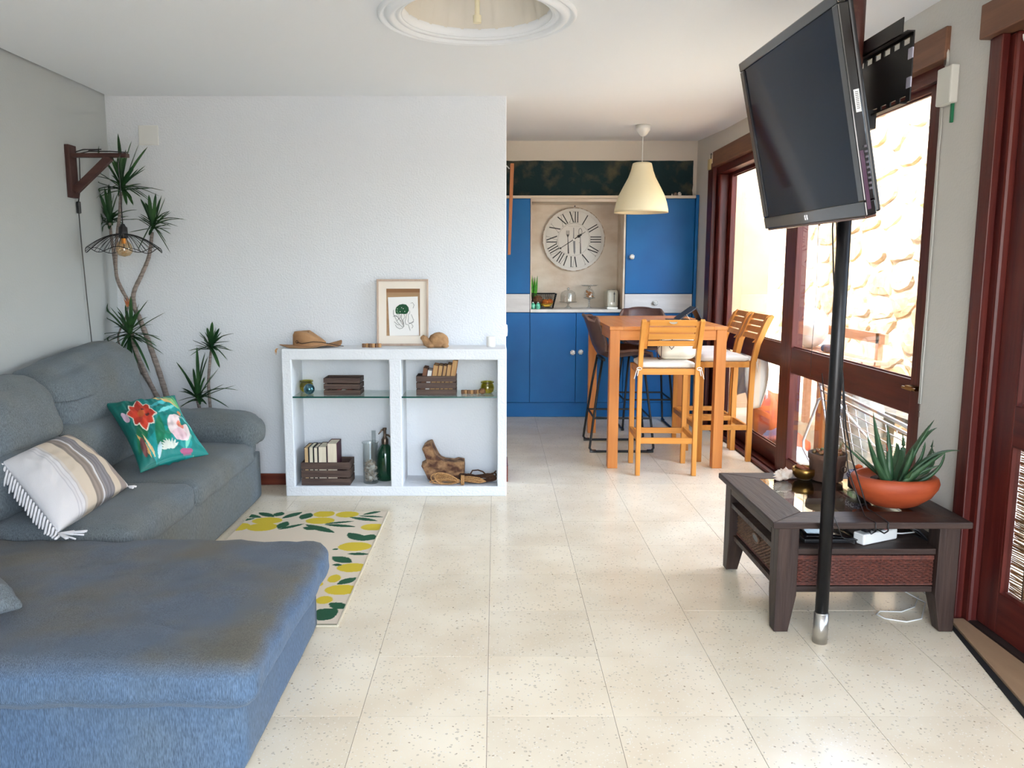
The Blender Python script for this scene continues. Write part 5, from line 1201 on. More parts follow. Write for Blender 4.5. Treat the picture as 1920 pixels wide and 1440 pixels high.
TLc, TRc, BRc, BLc = [Vector(p) for p in ((.945, 3.303, 2.187), (.971, 2.452, 2.184), (1.121, 2.500, 1.554), (1.095, 3.351, 1.557))]
TN = Vector((.972, .03, .235))     # away from the screen
def tp(a, b, c):
    p = TLc * (1 - a) * (1 - b) + TRc * a * (1 - b) + BRc * a * b + BLc * (1 - a) * b; return p + TN * c
def tbox(q, a0, a1, b0, b1, c0, c1):
    vs = [tp(a, b, c) for b in (b0, b1) for c in (c0, c1) for a in (a0, a1)]
    q.add(vs, [(0, 2, 3, 1), (4, 5, 7, 6), (0, 1, 5, 4), (2, 6, 7, 3), (0, 4, 6, 2), (1, 3, 7, 5)])
tv = thing('television', 'black flat television tilted down on the pole, screen towards the sofa', 'television', tp(.5, .5, .05))
for (a0, a1, b0, b1) in ((0, 1, 0, .052), (0, 1, .93, 1), (0, .048, .052, .93), (.952, 1, .052, .93)):
    q = MB(); tbox(q, a0, a1, b0, b1, 0, .034); q.build('bezel_rail', BLACKP, tv, bevel=.004)
q = MB(); tbox(q, .045, .955, .05, .935, .006, .030); q.build('screen', mat('tv_screen', (2, 22, 44), .06, spec=.10, coat=.0), tv)  # blue of a reflection is put into the screen's base colour
q = MB(); tbox(q, .004, .996, .004, .99, .034, .050); tbox(q, .10, .90, .12, .90, .050, .085); q.build('rear_housing', BLACKS, tv, bevel=.006)
q = MB(); tbox(q, .02, .98, 1.0, 1.012, .004, .040); q.build('lower_trim', mat('rose_trim', (120, 84, 72), .15, .4, coat=.5), tv, bevel=.003)
q = MB()
for a_, b0, b1 in ((.470, .952, .978), (.490, .952, .978)): tbox(q, a_, a_ + .007, b0, b1, -.0015, 0)
tbox(q, .470, .497, .962, .967, -.0015, 0)
q.build('badge', CHR2, tv)
q = MB(); tbox(q, 1.0, 1.0012, .43, .53, .012, .028); q.build('barcode_sticker', WHITEP, tv)
q = MB()
for k in range(10): tbox(q, 1.0012, 1.0018, .44 + k * .008, .443 + k * .008, .015, .025)
q.build('barcode', BLACKS, tv)
q = MB()
for k in range(9): tbox(q, 1.0, 1.006, .68 + k * .024, .690 + k * .024, .020, .028)
q.build('side_buttons', mat('grey_buttons', (86, 80, 90), .3), tv)
q = MB(); tbox(q, 1.0, 1.0012, .70, .97, .006, .018); q.build('side_gloss_strip', mat('purple_gloss', (70, 44, 66), .15, coat=.5), tv)
# wall-mount plate on the pole
tm = thing('television_mount', 'black slotted steel mounting plate behind the television on the pole', 'bracket', (1.27, 2.9, 1.9))
MXp = 1.268; y0, y1 = 2.585, 3.18; z1 = onx(1655, 92, MXp).z; z0 = onx(1650, 212, MXp).z
def plate(q, ya, yb, za, zb): q.box(MXp, MXp + .004, ya, yb, za, zb)
q = MB(); hgt = z1 - z0
# horizontal bars and webs leave real slots
rows = [(0, .05), (.10, .14), (.14, .86), (.86, .90), (.95, 1)]
plate(q, y0, y1, z0 + .10 * hgt, z0 + .86 * hgt); plate(q, y0, y1, z0, z0 + .045 * hgt); plate(q, y0, y1, z1 - .05 * hgt, z1)
n = 9
for k in range(n + 1):
    a = y0 + (y1 - y0 - .03) * k / n; plate(q, a, a + .026, z0 + .04 * hgt, z0 + .11 * hgt); plate(q, a, a + .022, z0 + .85 * hgt, z1 - .04 * hgt)
q.box(MXp - .02, MXp + .004, y0, y1, z1, z1 + .004); q.box(MXp - .02, MXp + .004, y0 + .02, y1 - .02, z0 - .004, z0)
q.add([(MXp - .02, y0 + .03, z1), (MXp - .02, y1, z1), (MXp - .02, y1, z1 + .05), (MXp - .02, y0 + .03, z1 + .05), (MXp - .017, y0 + .03, z1), (MXp - .017, y1, z1), (MXp - .017, y1, z1 + .05), (MXp - .017, y0 + .03, z1 + .05)], [(0, 1, 2, 3), (7, 6, 5, 4), (0, 3, 7, 4), (0, 4, 5, 1), (2, 6, 7, 3)])
q.build('slotted_plate', BLACKM, tm)
q = MB()
for k in (.20, .62): q.box(MXp - .0008, MXp + .0048, y0 - .0006, y0 + .028, z0 + k * hgt, z0 + (k + .17) * hgt)
q.build('pale_cutouts', mat('grey_cutouts', (176, 174, 190), .5), tm, bevel=.004)
q = MB(); q.box(1.10, 1.268, 2.80, 2.87, 1.86, 1.92); q.box(1.10, 1.268, 2.93, 3.0, 1.86, 1.92); q.tube([(PX + .030 * cos(a), PY + .030 * sin(a), 1.89) for a in [2 * pi * k / 16 for k in range(16)]], .008, 6, True); q.build('mount_arm', BLACKM, tm)
# television leads down the pole to the power strip
tc = thing('television_leads', 'thin black leads running down beside the pole to the power strip', 'cable', (1.24, 2.93, .4))
q = MB(); a = [ony(1561, 430, 2.94), ony(1563, 520, 2.94), ony(1570, 620, 2.945), ony(1580, 700, 2.95), ony(1586, 800, 2.965), ony(1597, 860, 3.0), ony(1612, 915, 3.05), ony(1622, 960, 3.10)]
q.tube([a[0] + Vector((0, 0, .05))] + a[:6] + [Vector((1.475, 3.12, .456)), Vector((1.478, 3.0, .456)), Vector((1.478, 2.95, .452)), Vector((1.478, 2.948, .42)), Vector((1.480, 2.98, .40)), Vector((1.478, 3.07, .395)), Vector((1.478, 3.10, .385))], .0028, 6)
q.tube([ony(1567, 430, 2.95) + Vector((0, 0, .05)), ony(1569, 560, 2.95), ony(1579, 680, 2.95), ony(1582, 800, 2.96), ony(1590, 880, 2.985), Vector((1.42, 3.02, .456)), Vector((1.43, 2.95, .453)), Vector((1.432, 2.947, .42)), Vector((1.44, 3.0, .39)), Vector((1.46, 3.07, .385))], .0022, 6)
q.tube([ony(1541, 700, 3.2), ony(1549, 780, 3.15), ony(1545, 860, 3.1), ony(1560, 960, 2.95), Vector((1.27, 2.935, .47)), Vector((1.30, 2.935, .40)), Vector((1.36, 2.96, .365)), Vector((1.40, 3.05, .345))], .002, 6)
q.build('leads', BLACKS, tc, smooth=True)

# ------------------------------------------------------------------ dark low table
t = thing('coffee_table', 'dark stained wooden table with glass inset and wicker basket under it', 'table', (1.42, 3.34, 0))
AX0, AX1, AY0, AY1, AZ = 1.048, 1.802, 2.956, 3.718, .45
GX0, GX1, GY0, GY1 = 1.205, 1.650, 3.100, 3.610
def pr4(q, pts, z0, z1): q.prism(pts, z1 - z0, 'z', z0)
for nm, pts, ax in (('top_rail', [(AX0, AY0), (AX1, AY0), (GX1, GY0), (GX0, GY0)], 'x'), ('top_rail', [(AX0, AY1), (GX0, GY1), (GX1, GY1), (AX1, AY1)], 'x'), ('top_rail', [(AX0, AY0), (GX0, GY0), (GX0, GY1), (AX0, AY1)], 'y'), ('top_rail', [(AX1, AY0), (AX1, AY1), (GX1, GY1), (GX1, GY0)], 'y')):
    q = MB(); pr4(q, pts, AZ - .026, AZ); q.build(nm, DARK[ax], t, bevel=.004)
q = MB(); q.box(GX0 + .0005, GX1 - .0005, GY0 + .0005, GY1 - .0005, AZ - .008, AZ - .002); q.build('glass_inset', paneglass('table_glass', (.80, .84, .82), 1.6, 0, .10), t)
q = MB(); 
for (a, b, c, d) in ((AX0 + .03, AX0 + .052, AY0 + .11, AY1 - .11), (AX1 - .052, AX1 - .03, AY0 + .11, AY1 - .11)): q.box(a, b, c, d, AZ - .075, AZ - .0265)
q.box(AX0 + .11, AX1 - .11, AY1 - .052, AY1 - .03, AZ - .075, AZ - .0265)
q.build('apron', DARK['y'], t, bevel=.002)
for sx in (0, 1):
    for sy in (0, 1):
        w = .080; x0 = AX0 + .030 if sx == 0 else AX1 - .030 - w; y0 = AY0 + .024 if sy == 0 else AY1 - .024 - w; q = MB()
        def ringv(z, k): # inner tapering
            a0, a1 = (x0, x0 + w - k) if sx == 0 else (x0 + k, x0 + w); b0_, b1_ = (y0, y0 + w - k) if sy == 0 else (y0 + k, y0 + w)
            return [(a0, b0_, z), (a1, b0_, z), (a1, b1_, z), (a0, b1_, z)]
        vs = ringv(AZ - .0265, 0) + ringv(.15, 0) + ringv(.004, .026)
        q.add(vs, [(0, 1, 2, 3), (11, 10, 9, 8)] + [(4 * l + k, 4 * (l + 1) + k, 4 * (l + 1) + (k + 1) % 4, 4 * l + (k + 1) % 4) for l in (0, 1) for k in range(4)])
        lg = q.build('leg', DARK['z'], t, bevel=.003)
        q = MB(); q.cyl(((x0 + w / 2) - (.012 if sx == 0 else -.012), (y0 + w / 2) - (.012 if sy == 0 else -.012), 0), ((x0 + w / 2) - (.012 if sx == 0 else -.012), (y0 + w / 2) - (.012 if sy == 0 else -.012), .004), .016, n=12); q.build('felt_pad', WHITEP, lg)
q = MB(); q.box(AX0 + .035, AX1 - .035, AY0 + .105, AY1 - .03, .312, .334); q.box(AX0 + .112, AX1 - .112, AY0 + .036, AY0 + .106, .312, .334); q.build('shelf', DARK['x'], t, bevel=.002)
q = MB(); q.box(AX0 + .112, AX1 - .112, AY0 + .045, AY1 - .05, .157, .180); q.box(AX0 + .05, AX1 - .05, AY0 + .106, AY1 - .106, .157, .180); q.build('lower_shelf', DARK['x'], t, bevel=.002)
# wicker basket
WK = mat('wicker', (104, 52, 38), .6, 0, (70, 36, 28), 90, bump=.2, bscale=300); WK2 = mat('wicker_tan', (120, 88, 66), .6, 0, (84, 60, 46), 90)
t = thing('wicker_basket', 'low red brown wicker basket on the lower shelf of the dark table', 'basket', (1.42, 3.34, .181))
BX0, BX1, BY0, BY1, BZ0, BZ1 = 1.118, 1.735, 3.012, 3.640, .182, .302
q = MB(); q.box(BX0, BX1, BY0, BY1, BZ0, BZ0 + .006)
q.box(BX0 + .004, BX0 + .008, BY0, BY1, BZ0, BZ1); q.box(BX1 - .008, BX1 - .004, BY0, BY1, BZ0, BZ1); q.box(BX0, BX1, BY0 + .004, BY0 + .008, BZ0, BZ1); q.box(BX0, BX1, BY1 - .008, BY1 - .004, BZ0, BZ1)
q.build('liner', mat('wicker_core', (52, 28, 22), .8), t)
def weave(q, p0, p1, nrm, rows, step):
    p0 = Vector(p0); p1 = Vector(p1); nrm = Vector(nrm); Ln = (p1 - p0).length; d = (p1 - p0).normalized(); n = int(Ln / step)
    for r in range(rows):
        z = BZ0 + .008 + (BZ1 - BZ0 - .026) * (r + .5) / rows; pts = []
        for k in range(n * 2 + 1):
            s_ = Ln * k / (n * 2); ph = (r % 2) * pi; pts.append(p0 + d * s_ + nrm * (.0035 + .0032 * sin(pi * k / 2 * 1.0 * 1 + ph + pi / 4)) + Vector((0, 0, z - p0.z)))
        q.tube(pts, .0036, 4)
    for k in range(n + 1):
        a = p0 + d * (Ln * k / n) + nrm * .003; q.tube([Vector((a.x, a.y, BZ0)), Vector((a.x, a.y, BZ1))], .0022, 4)
q = MB(); weave(q, (BX0, BY0 + .004, 0), (BX1, BY0 + .004, 0), (0, -1, 0), 13, .014); q.build('front_weave', WK, t, kind='stuff')
q = MB(); weave(q, (BX0 + .004, BY0, 0), (BX0 + .004, BY1, 0), (-1, 0, 0), 13, .014); q.build('side_weave', WK2, t, kind='stuff')
q = MB()
for z in (BZ1 - .004, BZ1 - .012, BZ0 + .005):
    q.tube([(BX0 - .003, BY0 - .003, z), (BX1 + .003, BY0 - .003, z), (BX1 + .003, BY1 + .003, z), (BX0 - .003, BY1 + .003, z)], .0055, 6, True)
q.build('braided_rim', WK, t)
q = MB(); q.tube([(BX0 - .010, 3.33 + .040 * cos(a), .262 + .017 * sin(a)) for a in [2 * pi * k / 20 for k in range(20)]], .005, 6, True); q.build('handle_ring', WK2, t, smooth=True)
q = MB(); q.lathe([(.001, 0), (.038, 0), (.038, .004), (.001, .004)], (BX0 - .012, 3.33, .262), 20, axis='x'); q.v = [(x, y, .262 + (z - .262) * .42) for x, y, z in q.v]; q.build('handle_hole', BLACKS, t)

# things on the middle shelf
SZ = .3345
t = thing('router', 'glossy black router on the middle shelf of the dark table', 'router', (1.30, 3.14, SZ))
q = MB()
def rt(u, v):
    x = 1.205 + .22 * u; y = 3.05 + .17 * v; return (x, y, SZ + .012 + .045 * max(0, 1 - ((u - .12) / .9) ** 2) * (.4 + .6 * v))
q.grid(rt, 12, 6); q.build('top_shell', BLACKP, t, smooth=True, solid=.004); q = MB(); q.box(1.208, 1.422, 3.055, 3.215, SZ, SZ + .016); q.build('base', BLACKS, t, bevel=.004)
q = MB(); q.box(1.33, 1.45, 3.26, 3.42, SZ, SZ + .05); q.build('notebook_box', mat('cream_box', (214, 184, 142), .7), None, bevel=.002, label='cream cardboard box behind the router on the middle shelf', cat='box')
t = thing('power_strip', 'white power strip with a red lit switch on the middle shelf', 'power strip', (1.50, 3.09, SZ), rz=1e-9); t.rotation_euler = (0, 0, .45)
q = MB(); q.box(-.095, .095, -.026, .026, 0, .044); L(q, 'body', WHITEP, t, bevel=.006)
q = MB(); q.box(.058, .080, -.010, .010, .044, .052)
rm = bpy.data.materials.new('red_switch'); rm.use_nodes = True; b = rm.node_tree.nodes['Principled BSDF']; b.inputs['Base Color'].default_value = (.8, .01, .01, 1); b.inputs['Emission Color'].default_value = (1, .02, .02, 1); b.inputs['Emission Strength'].default_value = 1.2
L(q, 'switch', rm, t, bevel=.002)
q = MB()
for k in range(3): q.box(-.070 + k * .04, -.042 + k * .04, -.015, .015, .044, .080)
L(q, 'plugs', BLACKS, t, bevel=.005)
tc = thing('shelf_cables', 'tangle of black and white cables at the right of the middle shelf', 'cable', (1.62, 3.2, SZ)); q = MB()
for k in range(9):
    a = Vector((1.52 + .01 * k, 3.12 + .02 * (k % 3), SZ + .03)); b_ = Vector((1.70 + .006 * (k % 4), 3.07 + .05 * (k % 4), SZ + .004 + .004 * (k % 2)))
    q.tube([a, a.lerp(b_, .3) + Vector((0, .03 * sin(k), .03 + .01 * (k % 3))), a.lerp(b_, .7) + Vector((0, .03 * cos(k), .035)), b_, b_ + Vector((-.03, .12, .0))], .0026, 5)
q.build('black_leads', BLACKS, tc, smooth=True, kind='stuff'); q = MB(); q.tube([(1.58, 3.12, SZ + .02), (1.63, 3.14, SZ + .012), (1.69, 3.16, SZ + .01), (1.72, 3.3, SZ + .005)], .003, 6); q.build('white_lead', WHITEP, tc, smooth=True)
q = MB(); pts = [onz(u, v, .004) for u, v in ((1725, 1040), (1722, 1100), (1735, 1130), (1728, 1160), (1700, 1166), (1660, 1160), (1643, 1152), (1650, 1146), (1690, 1147), (1715, 1138), (1722, 1118))]
pts[0] = Vector((pts[3].x, 3.40, .16)); pts[1] = Vector((pts[3].x, 3.32, .05))
q.tube(pts, .0028, 6); q.build('floor_cable', WHITEP, None, smooth=True, label='loop of white cable lying on the floor under the dark table', cat='cable')

# things on top of the dark table
q = MB(); SHM = mat('conch', (216, 188, 166), .5, 0, (240, 228, 214), 30); 
q.ball((1.312, 3.585, AZ + .027), .030, .026, .026, 18, 14, fn=lambda p: .22 * sin(p.x * 9) * .5 + .3 * nz(p.x * 4, p.y * 4, p.z * 4))
for k in range(7):
    a = 2.2 + k * .35; q.tube([(1.300, 3.58, AZ + .022), (1.300 + .03 * cos(a), 3.575 + .01 * sin(k), AZ + .022 + .028 * sin(a)), (1.300 + .048 * cos(a), 3.57, max(AZ + .003, AZ + .022 + .034 * sin(a)))], [.010, .007, .001], 6)
q.v = [(x, y, max(z, AZ + .0005)) for x, y, z in q.v]
q.build('seashell_conch', SHM, None, smooth=True, label='spiky pinkish seashell at the back left of the dark table', cat='shell')
t = thing('brass_bowl', 'small aged brass bowl with a wooden striker inside', 'bowl', (1.405, 3.600, AZ)); c = (1.405, 3.600, AZ)
q = MB(); q.lathe([(.001, 0), (.026, .0), (.042, .010), (.053, .028), (.055, .042), (.053, .054), (.050, .054), (.051, .041), (.047, .028), (.036, .012), (.001, .006)], c, 36); q.build('bowl', BRASS, t, smooth=True)
q = MB(); q.tube([(1.372, 3.61, AZ + .062), (1.43, 3.595, AZ + .030)], [.007, .010], 8); q.tube([(1.40, 3.62, AZ + .06), (1.44, 3.60, AZ + .04)], .004, 6); q.build('striker', mat('striker', (150, 84, 56), .6), t, smooth=True)
t = thing('clay_pot', 'brown clay pot with a scrawny succulent behind the black pole', 'potted plant', (1.500, 3.585, AZ)); c = (1.500, 3.585, AZ)
q = MB(); q.lathe([(.001, 0), (.058, 0), (.070, .006), (.078, .095), (.083, .100), (.084, .125), (.078, .127), (.075, .112), (.001, .108)], c, 36); q.build('pot', CLAY, t, smooth=True)
q = MB(); q.tube([(1.545 + .012 * cos(a), 3.512, AZ + .065 + .014 * sin(a)) for a in [2 * pi * k / 14 for k in range(14)]], .003, 6, True); q.build('moulded_ring', CLAY, t, smooth=True)
q = MB(); q.lathe([(.001, .118), (.074, .112)], c, 24); q.build('soil', SOIL, t)
SUC = mat('succulent', (96, 108, 62), .5, 0, (150, 84, 54), 16); q = MB()
for k in range(34):
    a = random.uniform(0, 6.28); r = random.uniform(.01, .062); p = Vector((c[0] + r * cos(a), c[1] + r * sin(a), AZ + .115)); q.ball((p.x, p.y, p.z + random.uniform(.004, .02)), random.uniform(.006, .012), None, random.uniform(.006, .012), 8, 6)
q.build('succulent_pads', SUC, t, smooth=True, kind='stuff')
for (x, y, z) in ((-.02, -.03, .075), (.045, -.02, .06), (.060, .0, .055), (-.05, 0, .03), (.03, .02, .08)):
    q = MB(); q.tube([(c[0] + x * .5, c[1] + y, AZ + .11), (c[0] + x, c[1] + y, AZ + .125 + z * .4), (c[0] + x * 1.1, c[1] + y, AZ + .12 + z)], [.004, .0045, .001], 6); q.build('succulent_stem', SUC, t, smooth=True)
t = thing('dark_pot', 'small dark pot with patterned cloth and an orange flower between clay pot and aloe bowl', 'potted plant', (1.585, 3.44, AZ)); c = (1.585, 3.44, AZ)
q = MB(); q.lathe([(.001, 0), (.040, 0), (.047, .006), (.048, .062), (.044, .066), (.001, .06)], c, 28); q.build('pot', mat('dark_pot', (40, 30, 30), .6), t, smooth=True)
q = MB(); q.lathe([(.049, .050), (.052, .062), (.048, .074), (.030, .080)], c, 28, flute=lambda a, z: 1 + .05 * sin(9 * a)); q.build('patterned_cloth', mat('patterned_cloth', (190, 190, 214), .8, 0, (50, 40, 80), 130, ramp=(.48, .52)), t, smooth=True, solid=.002)
q = MB(); q.ball((1.572, 3.425, AZ + .098), .015, None, .012, 14, 10, fn=lambda p: .3 * nz(p.x * 5, p.y * 5, p.z * 5)); q.build('flower', mat('orange_flower', (226, 96, 30), .6), t, smooth=True)
# aloe
BC = (1.612, 3.195, AZ); t = thing('aloe_bowl', 'wide terracotta bowl planted with a large spiky aloe', 'potted plant', BC)
q = MB(); q.lathe([(.001, 0), (.075, 0), (.100, .010), (.146, .044), (.168, .078), (.173, .098), (.167, .117), (.153, .127), (.143, .124), (.146, .110), (.001, .098)], BC, 56, sy=.80); q.build('bowl', TERRA, t, smooth=True)
q = MB(); q.lathe([(.001, .108), (.148, .104)], BC, 40, sy=.80); q.build('soil', SOIL, t)
def aloe(p0, p1, p2, w, t):
    """curved fleshy leaf base -> mid -> tip"""
    p0, p1, p2 = Vector(p0), Vector(p1), Vector(p2); n = 14; q = MB(); vs = []; M = 8; pts = []
    for k in range(n + 1):
        s_ = k / n; pts.append(p0 * (1 - s_) ** 2 + p1 * 2 * s_ * (1 - s_) + p2 * s_ * s_)
    for k in range(n + 1):
        d = (pts[min(k + 1, n)] - pts[max(k - 1, 0)]).normalized(); out = Vector((p2.x - p0.x, p2.y - p0.y, 0)); side = d.cross(Vector((0, 0, 1)))
        if side.length < .2: side = Vector((-out.y, out.x, 0)) if out.length > .01 else Vector((1, 0, 0))
        side.normalize(); up = side.cross(d).normalized(); ww = w * (1 - (k / n) ** 1.6) ** .9 + .0006
        for m in range(M):
            a = 2 * pi * m / M; hh = .42 * (sin(a) if sin(a) < 0 else sin(a) * .15); vs.append(pts[k] + side * ww * cos(a) * .5 + up * ww * hh)
    fs = [(k * M + m, k * M + (m + 1) % M, (k + 1) * M + (m + 1) % M, (k + 1) * M + m) for k in range(n) for m in range(M)]
    q.add(vs, fs)
    for k in range(1, n - 1):   # teeth
        d = (pts[k + 1] - pts[k - 1]).normalized(); side = d.cross(Vector((0, 0, 1)))
        if side.length < .2: side = Vector((1, 0, 0))
        side.normalize(); ww = w * (1 - (k / n) ** 1.6) ** .9 * .5
        for sg in (-1, 1):
            b = pts[k] + side * sg * ww * .95; q.add([b - d * .002, b + d * .002, b + side * sg * .0045 + d * .002], [(0, 1, 2)])
    q.build('aloe_leaf', ALOE, t, smooth=True)
def A(u, v, y): return ony(u, v, y)
for (bu, mu, mv, tu, tv_, y1, w) in ((1680, 1650, 850, 1637, 772, 3.14, .038), (1672, 1640, 870, 1626, 815, 3.08, .030), (1690, 1668, 850, 1664, 795, 3.22, .026), (1700, 1700, 850, 1692, 812, 3.22, .024), (1700, 1690, 840, 1680, 830, 3.3, .024),
                                   (1705, 1715, 830, 1752, 787, 3.16, .036), (1712, 1725, 810, 1757, 802, 3.25, .030), (1712, 1730, 860, 1735, 828, 3.12, .030), (1722, 1745, 870, 1750, 824, 3.16, .030), (1700, 1740, 835, 1802, 845, 3.05, .034),
                                   (1690, 1745, 858, 1775, 847, 3.02, .036), (1735, 1765, 885, 1772, 848, 3.10, .030), (1700, 1708, 862, 1712, 838, 3.1, .028), (1690, 1600, 852, 1577, 824, 3.28, .020), (1685, 1632, 868, 1600, 842, 3.24, .018),
                                   (1710, 1700, 888, 1712, 884, 3.04, .022), (1745, 1762, 875, 1748, 838, 3.2, .022), (1695, 1730, 878, 1762, 872, 3.1, .030)):
    b = Vector((BC[0] + (bu - 1705) / 1521 * 2.4, 3.17 + (y1 - 3.17) * .35, AZ + .105)); m_ = A(mu, mv, (b.y + y1) / 2); e_ = A(tu, tv_, y1)
    if e_.x > 1.862: e_.x = 1.862
    aloe(b, m_, e_, w * 1.35, t)
q = MB(); q.tube([(1.60, 3.2, AZ + .10), A(1665, 850, 3.2), A(1662, 832, 3.2)], [.004, .003, .001], 6); q.tube([(1.64, 3.22, AZ + .10), A(1692, 845, 3.22), A(1694, 835, 3.22)], [.004, .003, .001], 6); q.build('red_shoots', mat('red_shoot', (170, 60, 40), .6), t, smooth=True)

# ------------------------------------------------------------------ dracaenas behind the sofa arm
def blade(base, tip, w, t, droop=.06, name='leaf'):
    base, tip = Vector(base), Vector(tip); d = tip - base; Lh = d.length; side = d.cross(Vector((0, 0, 1)))
    if side.length < .02: side = Vector((1, 0, 0))
    side.normalize(); n = 8; vs = []
    for k in range(n + 1):
        s_ = k / n; p = base + d * s_ + Vector((0, 0, 1)) * (droop * Lh * (sin(pi * s_ ) * 1.0)); ww = w * (.55 + .9 * s_) * (1 - s_) ** .6 + .0003
        up = side.cross(d).normalized()
        vs += [p - side * ww, p + up * (-.35 * ww), p + side * ww]
    vs = [Vector((max(-2.395, v.x), min(5.172, v.y), v.z)) for v in vs]
    q = MB(); q.add(vs, [(3 * k + j, 3 * k + j + 1, 3 * k + j + 4, 3 * k + j + 3) for k in range(n) for j in (0, 1)]); q.build(name, LEAF, t, smooth=True)
rr_ = random.Random(11)
def rosette(c, spokes, t, extra, Lr, Y):
    """c centre (u,v), spokes = picture tips"""
    cc_ = ony(c[0], c[1], Y)
    for (u, v) in spokes:
        yy = Y + rr_.uniform(-.10, .06); tip = ony(u, v, yy); blade(cc_ + Vector((rr_.uniform(-.008, .008), rr_.uniform(-.008, .008), rr_.uniform(-.03, .01))), tip, .0165, t, rr_.uniform(.0, .10))
    for k in range(int(extra * 2)):
        a = rr_.uniform(0, 6.28); el = rr_.uniform(-.6, 1.3); Lh = rr_.uniform(Lr * .6, Lr); blade(cc_ + Vector((0, 0, rr_.uniform(-.03, .01))), cc_ + Vector((cos(a) * cos(el) * Lh, sin(a) * cos(el) * Lh * .6, sin(el) * Lh)), .0145, t, rr_.uniform(.0, .12))
def stem(pts, r0, r1, t, Y, name='stem'):
    P_ = [ony(u, v, Y) for u, v in pts]; n = len(P_); fine = []
    for i in range(n - 1):
        for k in range(6):
            s_ = k / 6; a = P_[max(i - 1, 0)]; b = P_[i]; c = P_[i + 1]; d = P_[min(i + 2, n - 1)]
            fine.append(.5 * ((2 * b) + (c - a) * s_ + (2 * a - 5 * b + 4 * c - d) * s_ ** 2 + (3 * b - a - 3 * c + d) * s_ ** 3))
    fine.append(P_[-1]); m = len(fine); rs_ = [(r0 + (r1 - r0) * i / m) * (1 + .10 * (i % 2)) for i in range(m)]
    q = MB(); q.tube(fine, rs_, 8); q.build(name, TRUNK, t, smooth=True)
YP = 5.02
t = thing('tall_dracaena', 'tall branching dracaena with four leafy crowns in the corner behind the sofa', 'potted plant', (-2.06, 5.02, 0))
q = MB(); q.lathe([(.001, 0), (.10, 0), (.115, .01), (.135, .26), (.142, .27), (.138, .29), (.128, .28), (.001, .25)], (-2.06, 5.02, 0), 32); q.build('pot', TERRA, t, smooth=True)
q = MB(); q.lathe([(.001, .272), (.127, .270)], (-2.06, 5.02, 0), 24); q.build('soil', SOIL, t)
stem([(338, 860), (322, 780), (303, 712), (280, 645), (262, 598), (252, 575), (251, 548), (267, 512), (280, 478), (285, 435)], .019, .010, t, YP)
stem([(335, 860), (312, 775), (290, 735), (268, 690), (252, 650), (247, 625)], .016, .012, t, YP - .03)
stem([(256, 585), (240, 563), (222, 530), (217, 500), (219, 450), (224, 405), (227, 360)], .010, .009, t, YP - .01)
stem([(246, 575), (232, 548), (219, 517), (212, 470), (208, 440), (206, 418)], .008, .008, t, YP + .02)
stem([(240, 575), (234, 600), (222, 628), (226, 650), (250, 670)], .005, .006, t, YP - .01, 'dry_stem')
stem([(300, 760), (285, 730), (262, 690), (258, 660)], .009, .006, t, YP, 'dry_stem')
q = MB(); 
for k in range(14):
    a = rr_.uniform(-.6, .6); b = ony(238 + k % 3, 575, YP - .02); q.tube([b, b + Vector((.012 * a, 0, .02)), b + Vector((.03 * a, -.005, .03 + .035 * rr_.random()))], [.004, .003, .0006], 4)
q.build('dry_husk', mat('dry_husk', (170, 92, 56), .9, 0, (196, 140, 90), 60), t, kind='stuff')
rosette((229, 348), [(221, 250), (247, 264), (260, 270), (277, 275), (170, 273), (160, 312), (200, 308), (178, 340), (158, 362), (182, 371), (310, 358), (300, 368), (250, 385), (262, 345), (238, 385), (288, 352), (190, 352), (275, 372), (236, 280), (215, 300)], t, 14, .22, YP - .02)
rosette((206, 414), [(187, 362), (196, 352), (204, 345), (214, 362), (172, 406), (184, 436), (258, 393), (255, 412), (222, 360), (180, 375), (240, 405), (228, 398), (188, 420)], t, 8, .15, YP + .03)
rosette((286, 420), [(263, 372), (279, 365), (292, 362), (303, 366), (310, 370), (345, 410), (350, 413), (320, 475), (306, 440), (258, 470), (240, 436), (268, 409), (300, 372), (273, 380), (335, 425), (312, 455)], t, 10, .15, YP)
rosette((243, 622), [(178, 568), (196, 595), (206, 575), (245, 555), (262, 580), (278, 562), (311, 585), (300, 632), (308, 665), (172, 646), (195, 660), (215, 690), (228, 675), (237, 718), (248, 690), (282, 700), (265, 705), (295, 650), (190, 645), (305, 640), (258, 685), (224, 660)], t, 12, .2, YP - .04)
t = thing('small_dracaena', 'smaller dracaena with two leafy crowns behind the sofa arm', 'potted plant', (-1.72, 5.02, 0))
q = MB(); q.lathe([(.001, 0), (.09, 0), (.10, .01), (.125, .26), (.13, .27), (.126, .285), (.118, .275), (.001, .25)], (-1.72, 5.02, 0), 32); q.build('pot', TERRA, t, smooth=True)
q = MB(); q.lathe([(.001, .268), (.117, .266)], (-1.72, 5.02, 0), 24); q.build('soil', SOIL, t)
stem([(405, 860), (396, 780), (391, 720), (394, 675), (396, 655)], .010, .007, t, YP)
stem([(398, 860), (385, 800), (374, 765), (370, 748)], .012, .009, t, YP - .02)
rosette((396, 648), [(398, 603), (388, 614), (411, 615), (360, 637), (352, 658), (440, 625), (438, 658), (427, 676), (376, 640), (420, 628), (355, 668), (405, 612), (412, 690), (362, 655), (432, 640), (384, 622)], t, 10, .12, YP)
rosette((371, 742), [(330, 678), (369, 650), (390, 668), (378, 680), (340, 727), (443, 722), (448, 732), (410, 690), (400, 700), (345, 700), (430, 765), (352, 752), (385, 660), (362, 690), (420, 720)], t, 12, .16, YP - .05)

